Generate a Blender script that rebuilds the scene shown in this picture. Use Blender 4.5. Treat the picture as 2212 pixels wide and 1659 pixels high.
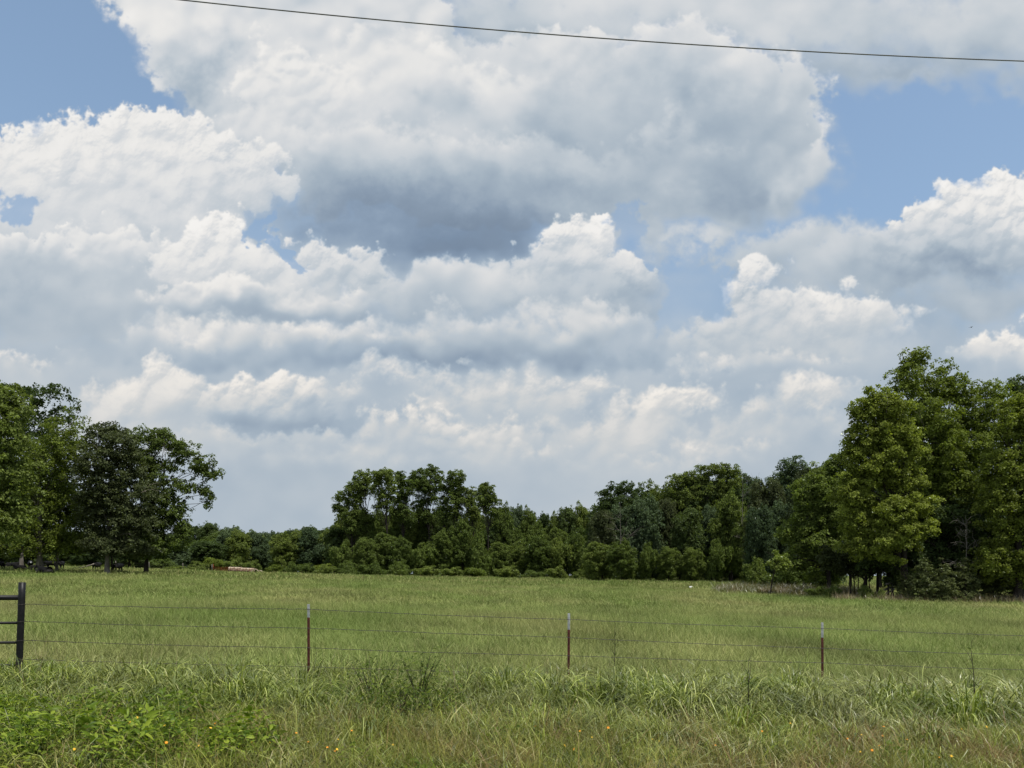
import bpy, math, random
import numpy as np
from mathutils import Vector

for o in list(bpy.data.objects): bpy.data.objects.remove(o)
scene = bpy.context.scene
COL = scene.collection
W0, H0, FPX, HOR = 2212.0, 1659.0, 1597.0, 1243.0      # the photograph as displayed: width, height, focal length, eye-level row
EYE = 1.7

# ------------------------------------------------------------------ camera
cam = bpy.data.cameras.new('camera')
cam.sensor_fit = 'HORIZONTAL'; cam.sensor_width = 36.0
cam.lens = 36.0 * FPX / W0
cam.shift_y = (HOR - H0 / 2) / W0
cam.clip_start = 0.1; cam.clip_end = 6000
camo = bpy.data.objects.new('camera', cam); COL.objects.link(camo)
camo.location = (0, 0, EYE); camo.rotation_euler = (math.radians(90), 0, 0)
scene.camera = camo

# ------------------------------------------------------------------ exposure
EXPO = 0.0
scene.view_settings.view_transform = 'Standard'
scene.view_settings.look = 'None'
scene.view_settings.gamma = 1.0
scene.view_settings.use_curve_mapping = False
scene.view_settings.exposure = EXPO
scene.cycles.max_bounces = 6
scene.cycles.diffuse_bounces = 3
scene.cycles.transmission_bounces = 4
scene.cycles.transparent_max_bounces = 4

# ------------------------------------------------------------------ sun
SUN_EL, SUN_AZ = math.radians(66), math.radians(125)     # azimuth clockwise from the view direction
sd = Vector((math.sin(SUN_AZ) * math.cos(SUN_EL), math.cos(SUN_AZ) * math.cos(SUN_EL), math.sin(SUN_EL)))
sl = bpy.data.lights.new('sun', 'SUN'); sl.energy = 5.0; sl.angle = math.radians(0.53); sl.color = (1.0, 0.955, 0.88)
so = bpy.data.objects.new('sun', sl); COL.objects.link(so)
so.rotation_euler = sd.to_track_quat('Z', 'Y').to_euler(); so.location = (0, 0, 60)

# ------------------------------------------------------------------ world: sky with cumulus, all by direction
world = bpy.data.worlds.new('World'); scene.world = world; world.use_nodes = True
nt = world.node_tree; nt.nodes.clear()
CLOUD_GAIN = 1.0
SKY_STRENGTH = 0.15

class E:                                    # tiny expression helper over shader nodes
    def __init__(s, sock): s.s = sock
    def __add__(a, b): return mth('ADD', a, b)
    def __radd__(a, b): return mth('ADD', b, a)
    def __sub__(a, b): return mth('SUBTRACT', a, b)
    def __rsub__(a, b): return mth('SUBTRACT', b, a)
    def __mul__(a, b): return mth('MULTIPLY', a, b)
    def __rmul__(a, b): return mth('MULTIPLY', b, a)
    def __truediv__(a, b): return mth('DIVIDE', a, b)

def setin(inp, v):
    if isinstance(v, E): nt.links.new(v.s, inp)
    else: inp.default_value = v
def mth(op, a, b=None, c=None, clamp=False):
    n = nt.nodes.new('ShaderNodeMath'); n.operation = op; n.use_clamp = clamp
    for i, v in enumerate((a, b, c)):
        if v is not None: setin(n.inputs[i], v)
    return E(n.outputs[0])
def vmth(op, a, b=None, c=None):
    n = nt.nodes.new('ShaderNodeVectorMath'); n.operation = op
    for i, v in enumerate((a, b, c)):
        if v is not None: setin(n.inputs[i], v)
    return E(n.outputs['Value'] if op in ('LENGTH', 'DOT_PRODUCT', 'DISTANCE') else n.outputs['Vector'])
def vec(x, y, z=0.0):
    n = nt.nodes.new('ShaderNodeCombineXYZ'); setin(n.inputs[0], x); setin(n.inputs[1], y); setin(n.inputs[2], z)
    return E(n.outputs[0])
def sep(v):
    n = nt.nodes.new('ShaderNodeSeparateXYZ'); setin(n.inputs[0], v); return [E(o) for o in n.outputs]
def noise(v, scale, detail=4.0, rough=0.5, dist=0.0, out='Fac', lac=2.0):
    n = nt.nodes.new('ShaderNodeTexNoise'); n.noise_dimensions = '3D'
    setin(n.inputs['Vector'], v); n.inputs['Scale'].default_value = scale; n.inputs['Detail'].default_value = detail
    n.inputs['Roughness'].default_value = rough; n.inputs['Distortion'].default_value = dist; n.inputs['Lacunarity'].default_value = lac
    return E(n.outputs[out])
def voro(v, scale, detail=3.0, rough=0.5, smooth=0.35):
    n = nt.nodes.new('ShaderNodeTexVoronoi'); n.voronoi_dimensions = '3D'; n.feature = 'SMOOTH_F1'
    setin(n.inputs['Vector'], v); n.inputs['Scale'].default_value = scale; n.inputs['Detail'].default_value = detail
    n.inputs['Roughness'].default_value = rough; n.inputs['Smoothness'].default_value = smooth
    n.normalize = True
    return E(n.outputs['Distance'])
def smooth(x, a, b, lo=0.0, hi=1.0):
    n = nt.nodes.new('ShaderNodeMapRange'); n.interpolation_type = 'SMOOTHSTEP'
    setin(n.inputs[0], x)
    for i, v in enumerate((a, b, lo, hi)): setin(n.inputs[i + 1], v)
    return E(n.outputs[0])
def lin(x, a, b, lo=0.0, hi=1.0):
    n = nt.nodes.new('ShaderNodeMapRange'); setin(n.inputs[0], x)
    for i, v in enumerate((a, b, lo, hi)): setin(n.inputs[i + 1], v)
    return E(n.outputs[0])
def mixf(f, a, b):
    n = nt.nodes.new('ShaderNodeMix'); n.data_type = 'FLOAT'; setin(n.inputs[0], f); setin(n.inputs[2], a); setin(n.inputs[3], b)
    return E(n.outputs[0])
def mixc(f, a, b, typ='MIX'):
    n = nt.nodes.new('ShaderNodeMix'); n.data_type = 'RGBA'; n.blend_type = typ
    setin(n.inputs[0], f); setin(n.inputs[6], a); setin(n.inputs[7], b)
    return E(n.outputs[2])
def s2l(h):
    h = h.lstrip('#'); r = [int(h[i:i + 2], 16) / 255 for i in (0, 2, 4)]
    return tuple(c / 12.92 if c <= .04045 else ((c + .055) / 1.055) ** 2.4 for c in r) + (1.0,)
def ramp(x, stops):
    n = nt.nodes.new('ShaderNodeValToRGB'); setin(n.inputs[0], x)
    while len(n.color_ramp.elements) < len(stops): n.color_ramp.elements.new(0.5)
    for e, (p, c) in zip(n.color_ramp.elements, stops): e.position = p; e.color = c
    return E(n.outputs[0])

tc = nt.nodes.new('ShaderNodeTexCoord')
D = vmth('NORMALIZE', E(tc.outputs['Generated']))
dx, dy, dz = sep(D)
ys = mth('MAXIMUM', dy, 0.3)
# tangent-plane direction coordinates: thousandths of the focal length, right and up of straight ahead
pos = vec(dx / ys * (FPX / 1000), dz / ys * (FPX / 1000), 0.0)
# noise fields
q = vmth('MULTIPLY', pos, (1.0, 1.25, 1.0))
w1 = vmth('SUBTRACT', noise(q, 3.2, 3, .5, out='Color'), (.5, .5, .5))
w2 = vmth('SUBTRACT', noise(q, 11.0, 4, .62, out='Color'), (.5, .5, .5))
pw = vmth('ADD', pos, vmth('MULTIPLY', w1, (.16, .10, 0)))
pw = vmth('ADD', pw, vmth('MULTIPLY', w2, (.060, .050, 0)))
qa = vmth('ADD', q, vmth('MULTIPLY', w2, (.08, .08, 0)))
def billow(v): return voro(v, 7.0, 4.0, .58, .5)
b0 = billow(qa)
b1 = billow(vmth('ADD', qa, (.012, .022, 0.0)))
relief = b1 - b0                                         # >0 on faces turned up-right
f0 = noise(q, 5.0, 8, .60)                               # soft mottling
f1 = noise(vmth('ADD', q, (.010, .030, 0.0)), 5.0, 8, .60)
frel = f0 - f1
fine = noise(qa, 26.0, 6, .65)
wisp = (b0 * -.55 + .25) + (fine - .5) * .55 + (f0 - .5) * .5

def X(px): return (px - W0 / 2) / 1000
def Y(py): return (HOR - py) / 1000
def field(blobs):
    f = None
    for (cx, cy, rx, ry) in blobs:
        s = (1000 / rx, 1000 / ry, 0)
        d = vmth('MULTIPLY_ADD', pw, s, (-X(cx) * s[0], -Y(cy) * s[1], 0))
        d = vmth('LENGTH', d)
        if f is None: f = d
        else:
            n = mth('SMOOTH_MIN', f, d, .18); f = n
    return 1.0 - f
px_, py_, _ = sep(pw)
LUM = None
def layer(col_a, blobs, ytop, ybase, ltop, lbase, soft=.10, wis=.5, rel=1.0, op=1.0, edge=.0, fade=0):
    """paint one cloud mass over the running (lum, alpha). py rows of bright top and dark base, luminance of each"""
    lum, alp = col_a
    F = field(blobs) + wisp * wis
    a = smooth(F, edge, edge + soft)
    if fade:                                              # melt the lower edge away over `fade` rows below the base
        a = a * smooth(py_, Y(ybase + fade), Y(ybase - fade * .3))
    if op < 1: a = a * op
    g = smooth(py_ + (f0 - .5) * .12, Y(ybase), Y(ytop))
    l = mixf(g, lbase, ltop)
    l = l + relief * (.50 * rel) + frel * (1.0 * rel) + (f0 - .5) * (.30 * rel)
    rim = smooth(F, edge + soft * 3.5, edge + soft * .3)  # thin bright rim where sun comes through
    l = l + rim * g * .10
    return (mixf(a, lum, l), mth('MAXIMUM', alp, a))


# ---- cloud map: computed here as numbers (no file), a window of directions in front; u right, v up on the tangent plane
SX0, SX1, SY0, SY1, SSC = -260.0, 2472.0, -190.0, 1330.0, 0.72
NX, NY = int((SX1 - SX0) * SSC), int((SY1 - SY0) * SSC)
def make_clouds():
    gx = SX0 + (np.arange(NX) + .5) / SSC; gy = SY0 + (np.arange(NY) + .5) / SSC
    PX, PY = np.meshgrid(gx.astype(np.float32), gy.astype(np.float32))
    PADX, PADY = 2048, 1152
    KX = np.fft.rfftfreq(PADX)[None, :] * SSC; KY = np.fft.fftfreq(PADY)[:, None] * SSC      # cycles per display px
    rs = np.random.RandomState(7)
    def spec(L, beta, lo=None, ax=1.0, ay=1.0):
        k = np.sqrt((KX * ax) ** 2 + (KY * ay) ** 2)
        amp = np.where(k > 0, 1 / (k ** 2 + (1 / L) ** 2) ** (beta / 2), 0)
        if lo: amp = amp * np.exp(-(k * lo) ** 2)
        f = np.fft.irfft2(np.fft.rfft2(rs.randn(PADY, PADX)) * amp, s=(PADY, PADX))[:NY, :NX]
        return ((f - f.mean()) / f.std()).astype(np.float32)
    def band(L, ax=1.0, ay=1.0):
        k = np.sqrt((KX * ax) ** 2 + (KY * ay) ** 2) * L
        amp = np.exp(-(np.log(np.maximum(k, 1e-6)) / .45) ** 2)
        f = np.fft.irfft2(np.fft.rfft2(rs.randn(PADY, PADX)) * amp, s=(PADY, PADX))[:NY, :NX]
        return ((f - f.mean()) / f.std()).astype(np.float32)
    def blur(a, s):
        s = s * SSC
        kx = np.fft.rfftfreq(PADX)[None, :]; ky = np.fft.fftfreq(PADY)[:, None]
        b = np.pad(a, ((0, PADY - NY), (0, PADX - NX)), mode='edge')
        # fade the padding so the wrap does not leak
        return np.fft.irfft2(np.fft.rfft2(b) * np.exp(-2 * (np.pi * s) ** 2 * (kx ** 2 + ky ** 2)), s=(PADY, PADX))[:NY, :NX].astype(np.float32)
    def sst(x, a, b):
        t = np.clip((x - a) / (b - a), 0, 1); return t * t * (3 - 2 * t)
    def samp(f, dx, dy):
        ix = np.clip((np.arange(NX)[None, :] + dx * SSC), 0, NX - 1.001); iy = np.clip((np.arange(NY)[:, None] + dy * SSC), 0, NY - 1.001)
        x0 = ix.astype(np.int32); y0 = iy.astype(np.int32); tx = (ix - x0).astype(np.float32); ty = (iy - y0).astype(np.float32)
        x0, y0, tx, ty = [np.broadcast_to(v, (NY, NX)) for v in (x0, y0, tx, ty)]
        return (f[y0, x0] * (1 - tx) + f[y0, x0 + 1] * tx) * (1 - ty) + (f[y0 + 1, x0] * (1 - tx) + f[y0 + 1, x0 + 1] * tx) * ty
    # domain warps, px
    wx = spec(260, 2.4) * 26 + spec(60, 2.0) * 8; wy = spec(260, 2.4) * 18 + spec(60, 2.0) * 7
    cx_, cy_ = spec(26, 1.9) * 5.5, spec(26, 1.9) * 5.5                # curling wisps
    soft = spec(420, 2.5, ax=1.6, ay=.8); mott = spec(120, 2.1, ax=1.35, ay=.85); big = spec(230, 2.2, ax=1.2, ay=.9)
    grain = spec(40, 1.7)
    def billow(L0, n, a=.37):
        h = 0; L = L0; w = 1
        for i in range(n):
            h = h + w * (np.abs(band(L, 1.0, 1.12)) - .8); L *= .5; w *= a
        return h.astype(np.float32)
    bil = [billow(130, 6), billow(80, 5), billow(170, 6)]
    bil = [samp(b, cx_ * .5, cy_ * .5) for b in bil]
    brel = [blur(b, 4.0) + .22 * (b - blur(b, 4.0)) for b in bil]
    def field(blobs, warp):
        f = None
        X_, Y_ = PX + wx * warp, PY + wy * warp
        for (cx, cy, rx, ry) in blobs:
            d = np.sqrt(((X_ - cx) / rx) ** 2 + ((Y_ - cy) / ry) ** 2)
            s = (1 - d) * min(rx, ry)                      # signed distance-like, px
            f = s if f is None else np.logaddexp(f / 14, s / 14) * 14
        return f.astype(np.float32)
    lum = np.full((NY, NX), .5, np.float32); alp = np.zeros((NY, NX), np.float32)
    def layer(blobs, ytop, ybase, ltop, lbase, crisp=8., bump=26., rel=1.0, k=0, warp=1.0, melt=0., smear=0., op=1.0, wob=.30, flat=0., patchy=.02):
        nonlocal lum, alp
        S = field(blobs, warp)
        B = bil[k]
        S2 = S + B * bump + grain * min(crisp, 12) * .16 + np.minimum(mott, 1.5) * bump * wob
        if flat: S2 = S2 - np.maximum(PY + wy * .3 - ybase, 0) * flat
        a = sst(S2, -crisp * .4, crisp * 1.6) * sst(S, -bump * 1.3 - 4, -bump * .4)
        if melt: a = a * (1 - sst(PY + soft * melt * .35, ybase - melt * .5, ybase + melt))
        # height of the cloud surface towards the viewer, px
        dome = np.sqrt(np.maximum(S + 30, 0) * 90)
        Hh = dome + brel[k] * 24
        if smear: Hh = blur(Hh, smear)
        gy_, gx_ = np.gradient(Hh * SSC)
        nl = (-gx_ * -.38 + gy_ * .80 + .42) / np.sqrt(1 + gx_ ** 2 + gy_ ** 2)   # light from above, a little left
        nl = nl - .42
        cre = Hh - blur(Hh, 16)
        t = 1 - sst(PY + wy * .6 + mott * 12, ytop, ybase)
        l = lbase + (ltop - lbase) * t
        l = l + nl * .34 * rel * (.30 + .70 * t) + np.clip(cre, -14, 14) * .0055 * rel * (.4 + .6 * t) + mott * .03 + soft * .025
        l = l + (1 - sst(S2, 0, 26)) * .07 * (.2 + t) * (a > 0)
        if smear: l = blur(l, smear * .5)
        ls = blur(l, 9); l = ls + (l - ls) * (.22 + .78 * t ** 1.3) * min(rel * 1.15, 1)
        l = l + big * patchy
        Sb = blur(S2, 5)
        te = np.clip(t * 1.5, 0, 1); a = a * te + sst(Sb, -34, 34) * sst(S, -bump * 1.6 - 34, -bump * .4) * (1 - te)
        if melt: a = a * (1 - sst(PY + soft * melt * .35, ybase - melt * .5, ybase + melt))
        a = a * op
        lum = lum * (1 - a) + l * a; alp = np.maximum(alp, a)
    HOLES = [(600, 525, 20, 42, .8), (20, 440, 55, 34, .8), (1350, 470, 46, 50, .6), (1490, 630, 80, 95, .65), (60, 130, 250, 120, .9), (240, 120, 90, 90, .6), (2000, 310, 190, 110, .8)]
    PATCHES = [(430, 170, 70, 90, -.14), (1450, 110, 330, 60, -.05), (2080, 575, 190, 40, -.12), (1180, 700, 260, 50, -.06), (1640, 655, 45, 24, -.14), (1960, 150, 200, 40, -.08), (110, 590, 200, 50, -.06), (430, 620, 100, 30, -.08)]
    layer([(1150, 900, 1700, 330), (300, 560, 460, 200), (900, 560, 460, 180), (1700, 650, 700, 130)], 300, 1200, .56, .52, crisp=60, bump=6, rel=.12, smear=10, k=2, op=.85)
    layer([(1600, 10, 760, 140), (2100, 50, 330, 130), (1900, 140, 200, 60), (1150, 10, 300, 120)], -60, 200, .74, .46, crisp=60, bump=6, rel=.25, smear=12, wob=.7, patchy=.05)
    layer([(1760, 545, 330, 90), (1980, 560, 300, 90), (1500, 500, 160, 60), (2120, 640, 260, 60)], 430, 680, .76, .48, crisp=34, bump=9, rel=.4, smear=6, k=2, wob=.6, patchy=.04)
    layer([(400, 40, 175, 110), (560, 150, 200, 140), (800, 240, 400, 250), (1150, 280, 450, 250), (1480, 260, 320, 210), (1650, 330, 150, 125), (1560, 410, 190, 70), (700, 60, 300, 140)],
          0, 520, .84, .52, crisp=16, bump=12, rel=.5, smear=6, k=2, patchy=.045, wob=.6)
    layer([(1330, 190, 200, 110), (1520, 240, 210, 130), (1230, 290, 120, 60)], 40, 360, .46, .34, crisp=90, bump=10, rel=.3, smear=8, k=0, op=.72, patchy=.03)
    layer([(430, 175, 60, 80), (460, 60, 60, 50)], 60, 260, .56, .46, crisp=50, bump=10, rel=.3, smear=6, k=0, op=.7)
    layer([(545, 150, 30, 76), (620, 200, 110, 80), (600, 290, 110, 60), (740, 230, 120, 70)], 60, 380, 1.04, .78, crisp=16, bump=10, rel=.7, smear=2, k=1, melt=40, op=.85)
    layer([(860, 180, 130, 80), (960, 150, 90, 60), (760, 120, 120, 60)], 80, 320, .98, .76, crisp=30, bump=12, rel=.55, smear=4, k=0, op=.8, melt=50)
    layer([(1080, 160, 80, 50), (1120, 195, 50, 36), (1020, 130, 60, 40)], 90, 250, 1.04, .72, crisp=20, bump=10, rel=.6, smear=3, k=2, op=.8, melt=40)
    layer([(760, 325, 240, 50), (980, 322, 170, 42), (1180, 345, 90, 24)], 250, 395, 1.02, .60, crisp=30, bump=10, rel=.4, smear=5, k=0, op=.85, melt=36)
    layer([(1440, 320, 130, 40), (1300, 335, 70, 28)], 260, 390, .76, .52, crisp=40, bump=10, rel=.4, smear=5, k=1, op=.7, melt=30)
    layer([(870, 442, 330, 84), (1010, 495, 210, 74), (1200, 420, 260, 46)], 370, 560, .16, .0, crisp=70, bump=4, rel=.05, smear=16, k=2, op=.93, warp=.6, patchy=.006, wob=.2)
    layer([(880, 450, 200, 46), (1020, 495, 120, 40)], 400, 560, .06, .0, crisp=60, bump=3, rel=.04, smear=16, k=2, op=.85, warp=.6, patchy=.006, wob=.2)
    layer([(1610, 385, 160, 64)], 320, 470, .26, .12, crisp=80, bump=4, rel=.08, smear=14, k=1, op=.85, warp=.7, wob=.3)
    layer([(1765, 275, 30, 58), (1745, 350, 44, 58), (1785, 330, 22, 28)], 190, 420, .96, .62, crisp=14, bump=12, rel=.7, smear=2, k=0, op=.85)
    layer([(1440, 255, 40, 30), (1500, 262, 26, 20)], 220, 300, .78, .6, crisp=30, bump=12, rel=.6, smear=3, k=1, op=.6)
    layer([(150, 370, 280, 120), (320, 300, 150, 85), (30, 370, 130, 85), (240, 470, 320, 100), (450, 400, 170, 130)], 210, 620, .98, .62, crisp=9, bump=15, rel=.7, k=0, patchy=.035)
    layer([(60, 545, 150, 50), (250, 540, 190, 54), (150, 640, 300, 110), (480, 640, 260, 100)], 465, 600, .93, .54, crisp=8, bump=9, rel=.6, k=1, patchy=.025, smear=2)
    layer([(120, 660, 260, 90), (60, 730, 200, 60)], 560, 800, .54, .40, crisp=60, bump=6, rel=.15, smear=8, k=2, op=.8)
    layer([(487, 500, 72, 52), (430, 565, 140, 60), (560, 590, 120, 55), (640, 640, 140, 50)], 440, 710, 1.0, .66, crisp=5, bump=9, rel=.85, k=0, warp=.55)
    layer([(470, 640, 120, 34)], 600, 690, .78, .60, crisp=6, bump=8, rel=.5, smear=3, k=1, warp=.5)
    layer([(690, 560, 70, 66), (810, 590, 100, 70), (960, 640, 170, 66), (1140, 630, 160, 72)], 490, 700, .88, .42, crisp=8, bump=9, rel=.6, k=1, patchy=.04)
    layer([(1258, 505, 58, 42), (1235, 565, 90, 60), (1345, 595, 72, 56), (1270, 660, 150, 70)], 455, 700, 1.0, .40, crisp=5, bump=7, rel=.9, k=0, warp=.5)
    layer([(1000, 610, 180, 38), (880, 650, 120, 30)], 570, 680, .84, .48, crisp=24, bump=7, rel=.4, smear=5, k=2)
    layer([(520, 650, 210, 46), (700, 660, 130, 38)], 600, 688, .98, .32, crisp=12, bump=8, rel=.7, k=2, flat=.8, smear=2)
    layer([(620, 735, 310, 46), (980, 740, 330, 62), (1230, 720, 200, 66), (430, 725, 110, 40)], 690, 780, .74, .22, crisp=26, bump=8, rel=.4, smear=5, k=1, flat=.6, patchy=.03)
    layer([(420, 735, 110, 34), (640, 725, 150, 32), (780, 730, 120, 24)], 690, 765, .98, .56, crisp=16, bump=8, rel=.55, smear=3, k=0, flat=.4, warp=.6)
    layer([(1320, 705, 90, 20), (1020, 705, 40, 20)], 685, 735, .84, .5, crisp=20, bump=7, rel=.5, smear=3, k=0, warp=.5)
    layer([(1630, 568, 42, 30), (1600, 645, 62, 44), (1580, 740, 110, 54), (1720, 755, 150, 54), (1800, 690, 190, 80)], 560, 850, .98, .50, crisp=7, bump=8, rel=.75, k=0, warp=.55, patchy=.03)
    layer([(1640, 790, 200, 26)], 765, 815, .92, .46, crisp=14, bump=6, rel=.4, smear=3, k=1, flat=1.0, warp=.4)
    layer([(2120, 480, 180, 90), (2040, 525, 130, 62), (2210, 470, 120, 86), (2130, 560, 260, 50)], 385, 610, 1.03, .36, crisp=5, bump=7, rel=.85, k=1, melt=60, warp=.45, patchy=.03)
    layer([(2205, 745, 70, 36), (2150, 765, 50, 22)], 700, 800, 1.0, .7, crisp=10, bump=9, rel=.8, k=0)
    layer([(340, 810, 50, 38), (270, 875, 110, 56), (400, 860, 95, 56), (330, 930, 170, 40)], 770, 970, .92, .54, crisp=12, bump=9, rel=.7, k=2, warp=.6)
    layer([(590, 862, 170, 62), (640, 905, 140, 40)], 795, 935, 1.0, .28, crisp=9, bump=9, rel=.8, k=0, warp=.5, flat=.3)
    layer([(560, 955, 170, 22), (480, 965, 70, 28), (700, 960, 60, 20)], 930, 985, .88, .6, crisp=22, bump=8, rel=.5, k=1)
    layer([(930, 815, 130, 34), (1040, 850, 70, 50), (1130, 870, 50, 50), (1000, 880, 110, 40)], 780, 930, .84, .60, crisp=22, bump=12, rel=.7, k=0, warp=.8)
    layer([(1030, 935, 140, 40), (930, 955, 95, 34), (820, 965, 60, 30), (890, 900, 60, 26)], 880, 985, .98, .62, crisp=16, bump=11, rel=.8, k=1, warp=.7, flat=.3)
    layer([(1240, 850, 70, 44), (1290, 830, 40, 30), (1180, 880, 60, 40)], 800, 910, .86, .62, crisp=18, bump=11, rel=.8, k=2, warp=.8)
    layer([(1500, 850, 110, 40), (1400, 880, 105, 46), (1300, 930, 110, 40), (1220, 965, 90, 28), (1360, 950, 120, 40)], 815, 1000, 1.0, .60, crisp=14, bump=11, rel=.85, k=2, warp=.7)
    layer([(1740, 870, 130, 50), (1660, 930, 100, 38), (1800, 940, 90, 40), (1560, 950, 80, 34)], 820, 1000, .88, .58, crisp=20, bump=11, rel=.7, k=0, warp=.8)
    layer([(1490, 960, 36, 32), (1040, 1000, 50, 26), (1220, 1010, 60, 24), (780, 985, 50, 30), (640, 1000, 60, 16), (1580, 985, 70, 20), (1400, 1000, 90, 20), (1130, 985, 70, 20), (900, 1010, 80, 16)], 930, 1040, .90, .58, crisp=18, bump=9, rel=.7, k=1, warp=.6)
    layer([(1000, 974, 140, 8), (1500, 1005, 260, 9), (1150, 1030, 300, 7), (600, 945, 90, 9), (900, 1055, 300, 8), (1350, 1065, 260, 8)], 960, 1070, .44, .44, crisp=14, bump=4, rel=.2, smear=3, k=1, warp=.3, op=.6)
    layer([(120, 782, 34, 20), (20, 770, 60, 26)], 750, 805, .95, .62, crisp=14, bump=10, rel=.8, k=1)
    # clear gaps
    def ell(cx, cy, rx, ry, w=1.0): return np.sqrt(((PX + wx * w - cx) / rx) ** 2 + ((PY + wy * w - cy) / ry) ** 2)
    for (cx, cy, rx, ry, s) in HOLES:
        h = 1 - sst(ell(cx, cy, rx, ry) + bil[1] * .10 + grain * .03, .75, 1.15); alp = alp * (1 - h * s)
    for (cx, cy, rx, ry, amt) in PATCHES:
        lum = lum + amt * (1 - sst(ell(cx, cy, rx, ry, 1.2), .1, 1.1))
    veil = sst(PY + soft * 40 + mott * 12, 430, 960) * .93
    vl = .50 + soft * .03 + mott * .03 + big * .02
    tot = alp + (1 - alp) * veil
    lum = (lum * alp + vl * (1 - alp) * veil) / np.maximum(tot, 1e-3)
    # distance: low clouds lose contrast
    f = sst(PY, 760, 1240)
    lum = lum * (1 - .42 * f) + .53 * .42 * f
    stops = [(-.2, '66758a'), (0, '76879c'), (.2, '8d9eb1'), (.42, 'a7b5c2'), (.6, 'bfc8d0'), (.8, 'd6d9dc'), (1.0, 'e9e8e6'), (1.2, 'f4f2ef')]
    xs = [s[0] for s in stops]; cs = np.array([s2l(s[1])[:3] for s in stops])
    rgb = np.stack([np.interp(lum, xs, cs[:, i]) for i in range(3)], -1)
    warm = (sst(PY, 500, 950) * sst(lum, .45, .75))[..., None]
    rgb = rgb * (1 - warm * np.array([-.01, .02, .06]))
    return np.concatenate([rgb, tot[..., None]], -1).astype(np.float32)

import time
cm = make_clouds()
img = bpy.data.images.new('computed_cloud_field', NX, NY, alpha=True, float_buffer=True, is_data=True)
img.alpha_mode = 'CHANNEL_PACKED'
img.pixels.foreach_set(np.ascontiguousarray(cm[::-1]).ravel()); img.pack()
it = nt.nodes.new('ShaderNodeTexImage'); it.image = img; it.extension = 'EXTEND'; it.interpolation = 'Cubic'
tc = nt.nodes.new('ShaderNodeTexCoord')
D = vmth('NORMALIZE', E(tc.outputs['Generated']))
dx, dy, dz = sep(D)
ys = mth('MAXIMUM', dy, 0.3)
uu = (dx / ys * FPX + (W0 / 2 - SX0)) / (SX1 - SX0)
vv = (dz / ys * FPX + (SY1 - HOR)) / (SY1 - SY0)
setin(it.inputs[0], vec(uu, vv, 0.0))
ca, aa = E(it.outputs['Color']), E(it.outputs['Alpha'])
gd = vec(dx * 1.3, dy * 1.3, dz * 2.2)
gn = noise(gd, 1.9, 5, .56)
galp = smooth(gn, .40, .54)
gcol = ramp(gn, [(.40, s2l('eceded')), (.52, s2l('d9dce2')), (.62, s2l('b4bfcb')), (.74, s2l('8c9db4'))])
inwin = smooth(uu, 0.0, .05) * smooth(uu, 1.0, .95) * smooth(vv, 1.0, .95) * smooth(dy, .36, .42)
tot = mixf(inwin, galp, aa)
ccol = mixc(inwin, gcol, ca)
sky = nt.nodes.new('ShaderNodeTexSky'); sky.sky_type = 'NISHITA'; sky.sun_disc = False
sky.sun_elevation = SUN_EL; sky.sun_rotation = SUN_AZ; sky.air_density = 1.0; sky.dust_density = 1.0; sky.ozone_density = 1.3
bgs = nt.nodes.new('ShaderNodeBackground'); bgs.inputs[1].default_value = SKY_STRENGTH
nt.links.new(sky.outputs[0], bgs.inputs[0])
bgc = nt.nodes.new('ShaderNodeBackground'); setin(bgc.inputs[0], ccol); bgc.inputs[1].default_value = CLOUD_GAIN
bgh = nt.nodes.new('ShaderNodeBackground'); bgh.inputs[0].default_value = s2l('9dbbd8'); bgh.inputs[1].default_value = CLOUD_GAIN
mxh = nt.nodes.new('ShaderNodeMixShader'); setin(mxh.inputs[0], smooth(dz, .62, .0) * .50 + .40)
nt.links.new(bgs.outputs[0], mxh.inputs[1]); nt.links.new(bgh.outputs[0], mxh.inputs[2])
mx = nt.nodes.new('ShaderNodeMixShader'); setin(mx.inputs[0], tot)
nt.links.new(mxh.outputs[0], mx.inputs[1]); nt.links.new(bgc.outputs[0], mx.inputs[2])
wo = nt.nodes.new('ShaderNodeOutputWorld'); nt.links.new(mx.outputs[0], wo.inputs[0])
world.cycles.sampling_method = 'MANUAL'; world.cycles.sample_map_resolution = 512
del cm

# ================================================================== helpers
def tag(o, label=None, cat=None, group=None, kind=None):
    if label: o['label'] = label
    if cat: o['category'] = cat
    if group: o['group'] = group
    if kind: o['kind'] = kind
    return o
def empty(name, loc, rz=0.0):
    o = bpy.data.objects.new(name, None); COL.objects.link(o); o.location = loc; o.rotation_euler = (0, 0, rz)
    o.empty_display_size = .3
    return o
def mesh_np(name, verts, faces, tint=None, smooth_=False):
    """verts (n,3); faces (m,k) array with equal k, or list of such arrays"""
    me = bpy.data.meshes.new(name)
    fl = faces if isinstance(faces, list) else [faces]
    fl = [np.asarray(f, np.int32) for f in fl if len(f)]
    nl = sum(f.size for f in fl); nf = sum(len(f) for f in fl)
    me.vertices.add(len(verts)); me.vertices.foreach_set('co', np.asarray(verts, np.float32).ravel())
    me.loops.add(nl); me.loops.foreach_set('vertex_index', np.concatenate([f.ravel() for f in fl]))
    me.polygons.add(nf)
    tot = np.concatenate([np.full(len(f), f.shape[1], np.int32) for f in fl])
    st_ = np.concatenate([[0], np.cumsum(tot)[:-1]]).astype(np.int32)
    me.polygons.foreach_set('loop_start', st_)
    me.polygons.foreach_set('loop_total', tot)
    if smooth_: me.polygons.foreach_set('use_smooth', np.ones(nf, bool))
    if tint is not None:
        a = me.attributes.new('tint', 'FLOAT', 'POINT'); a.data.foreach_set('value', np.asarray(tint, np.float32))
    me.update(calc_edges=True)
    return me
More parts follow.
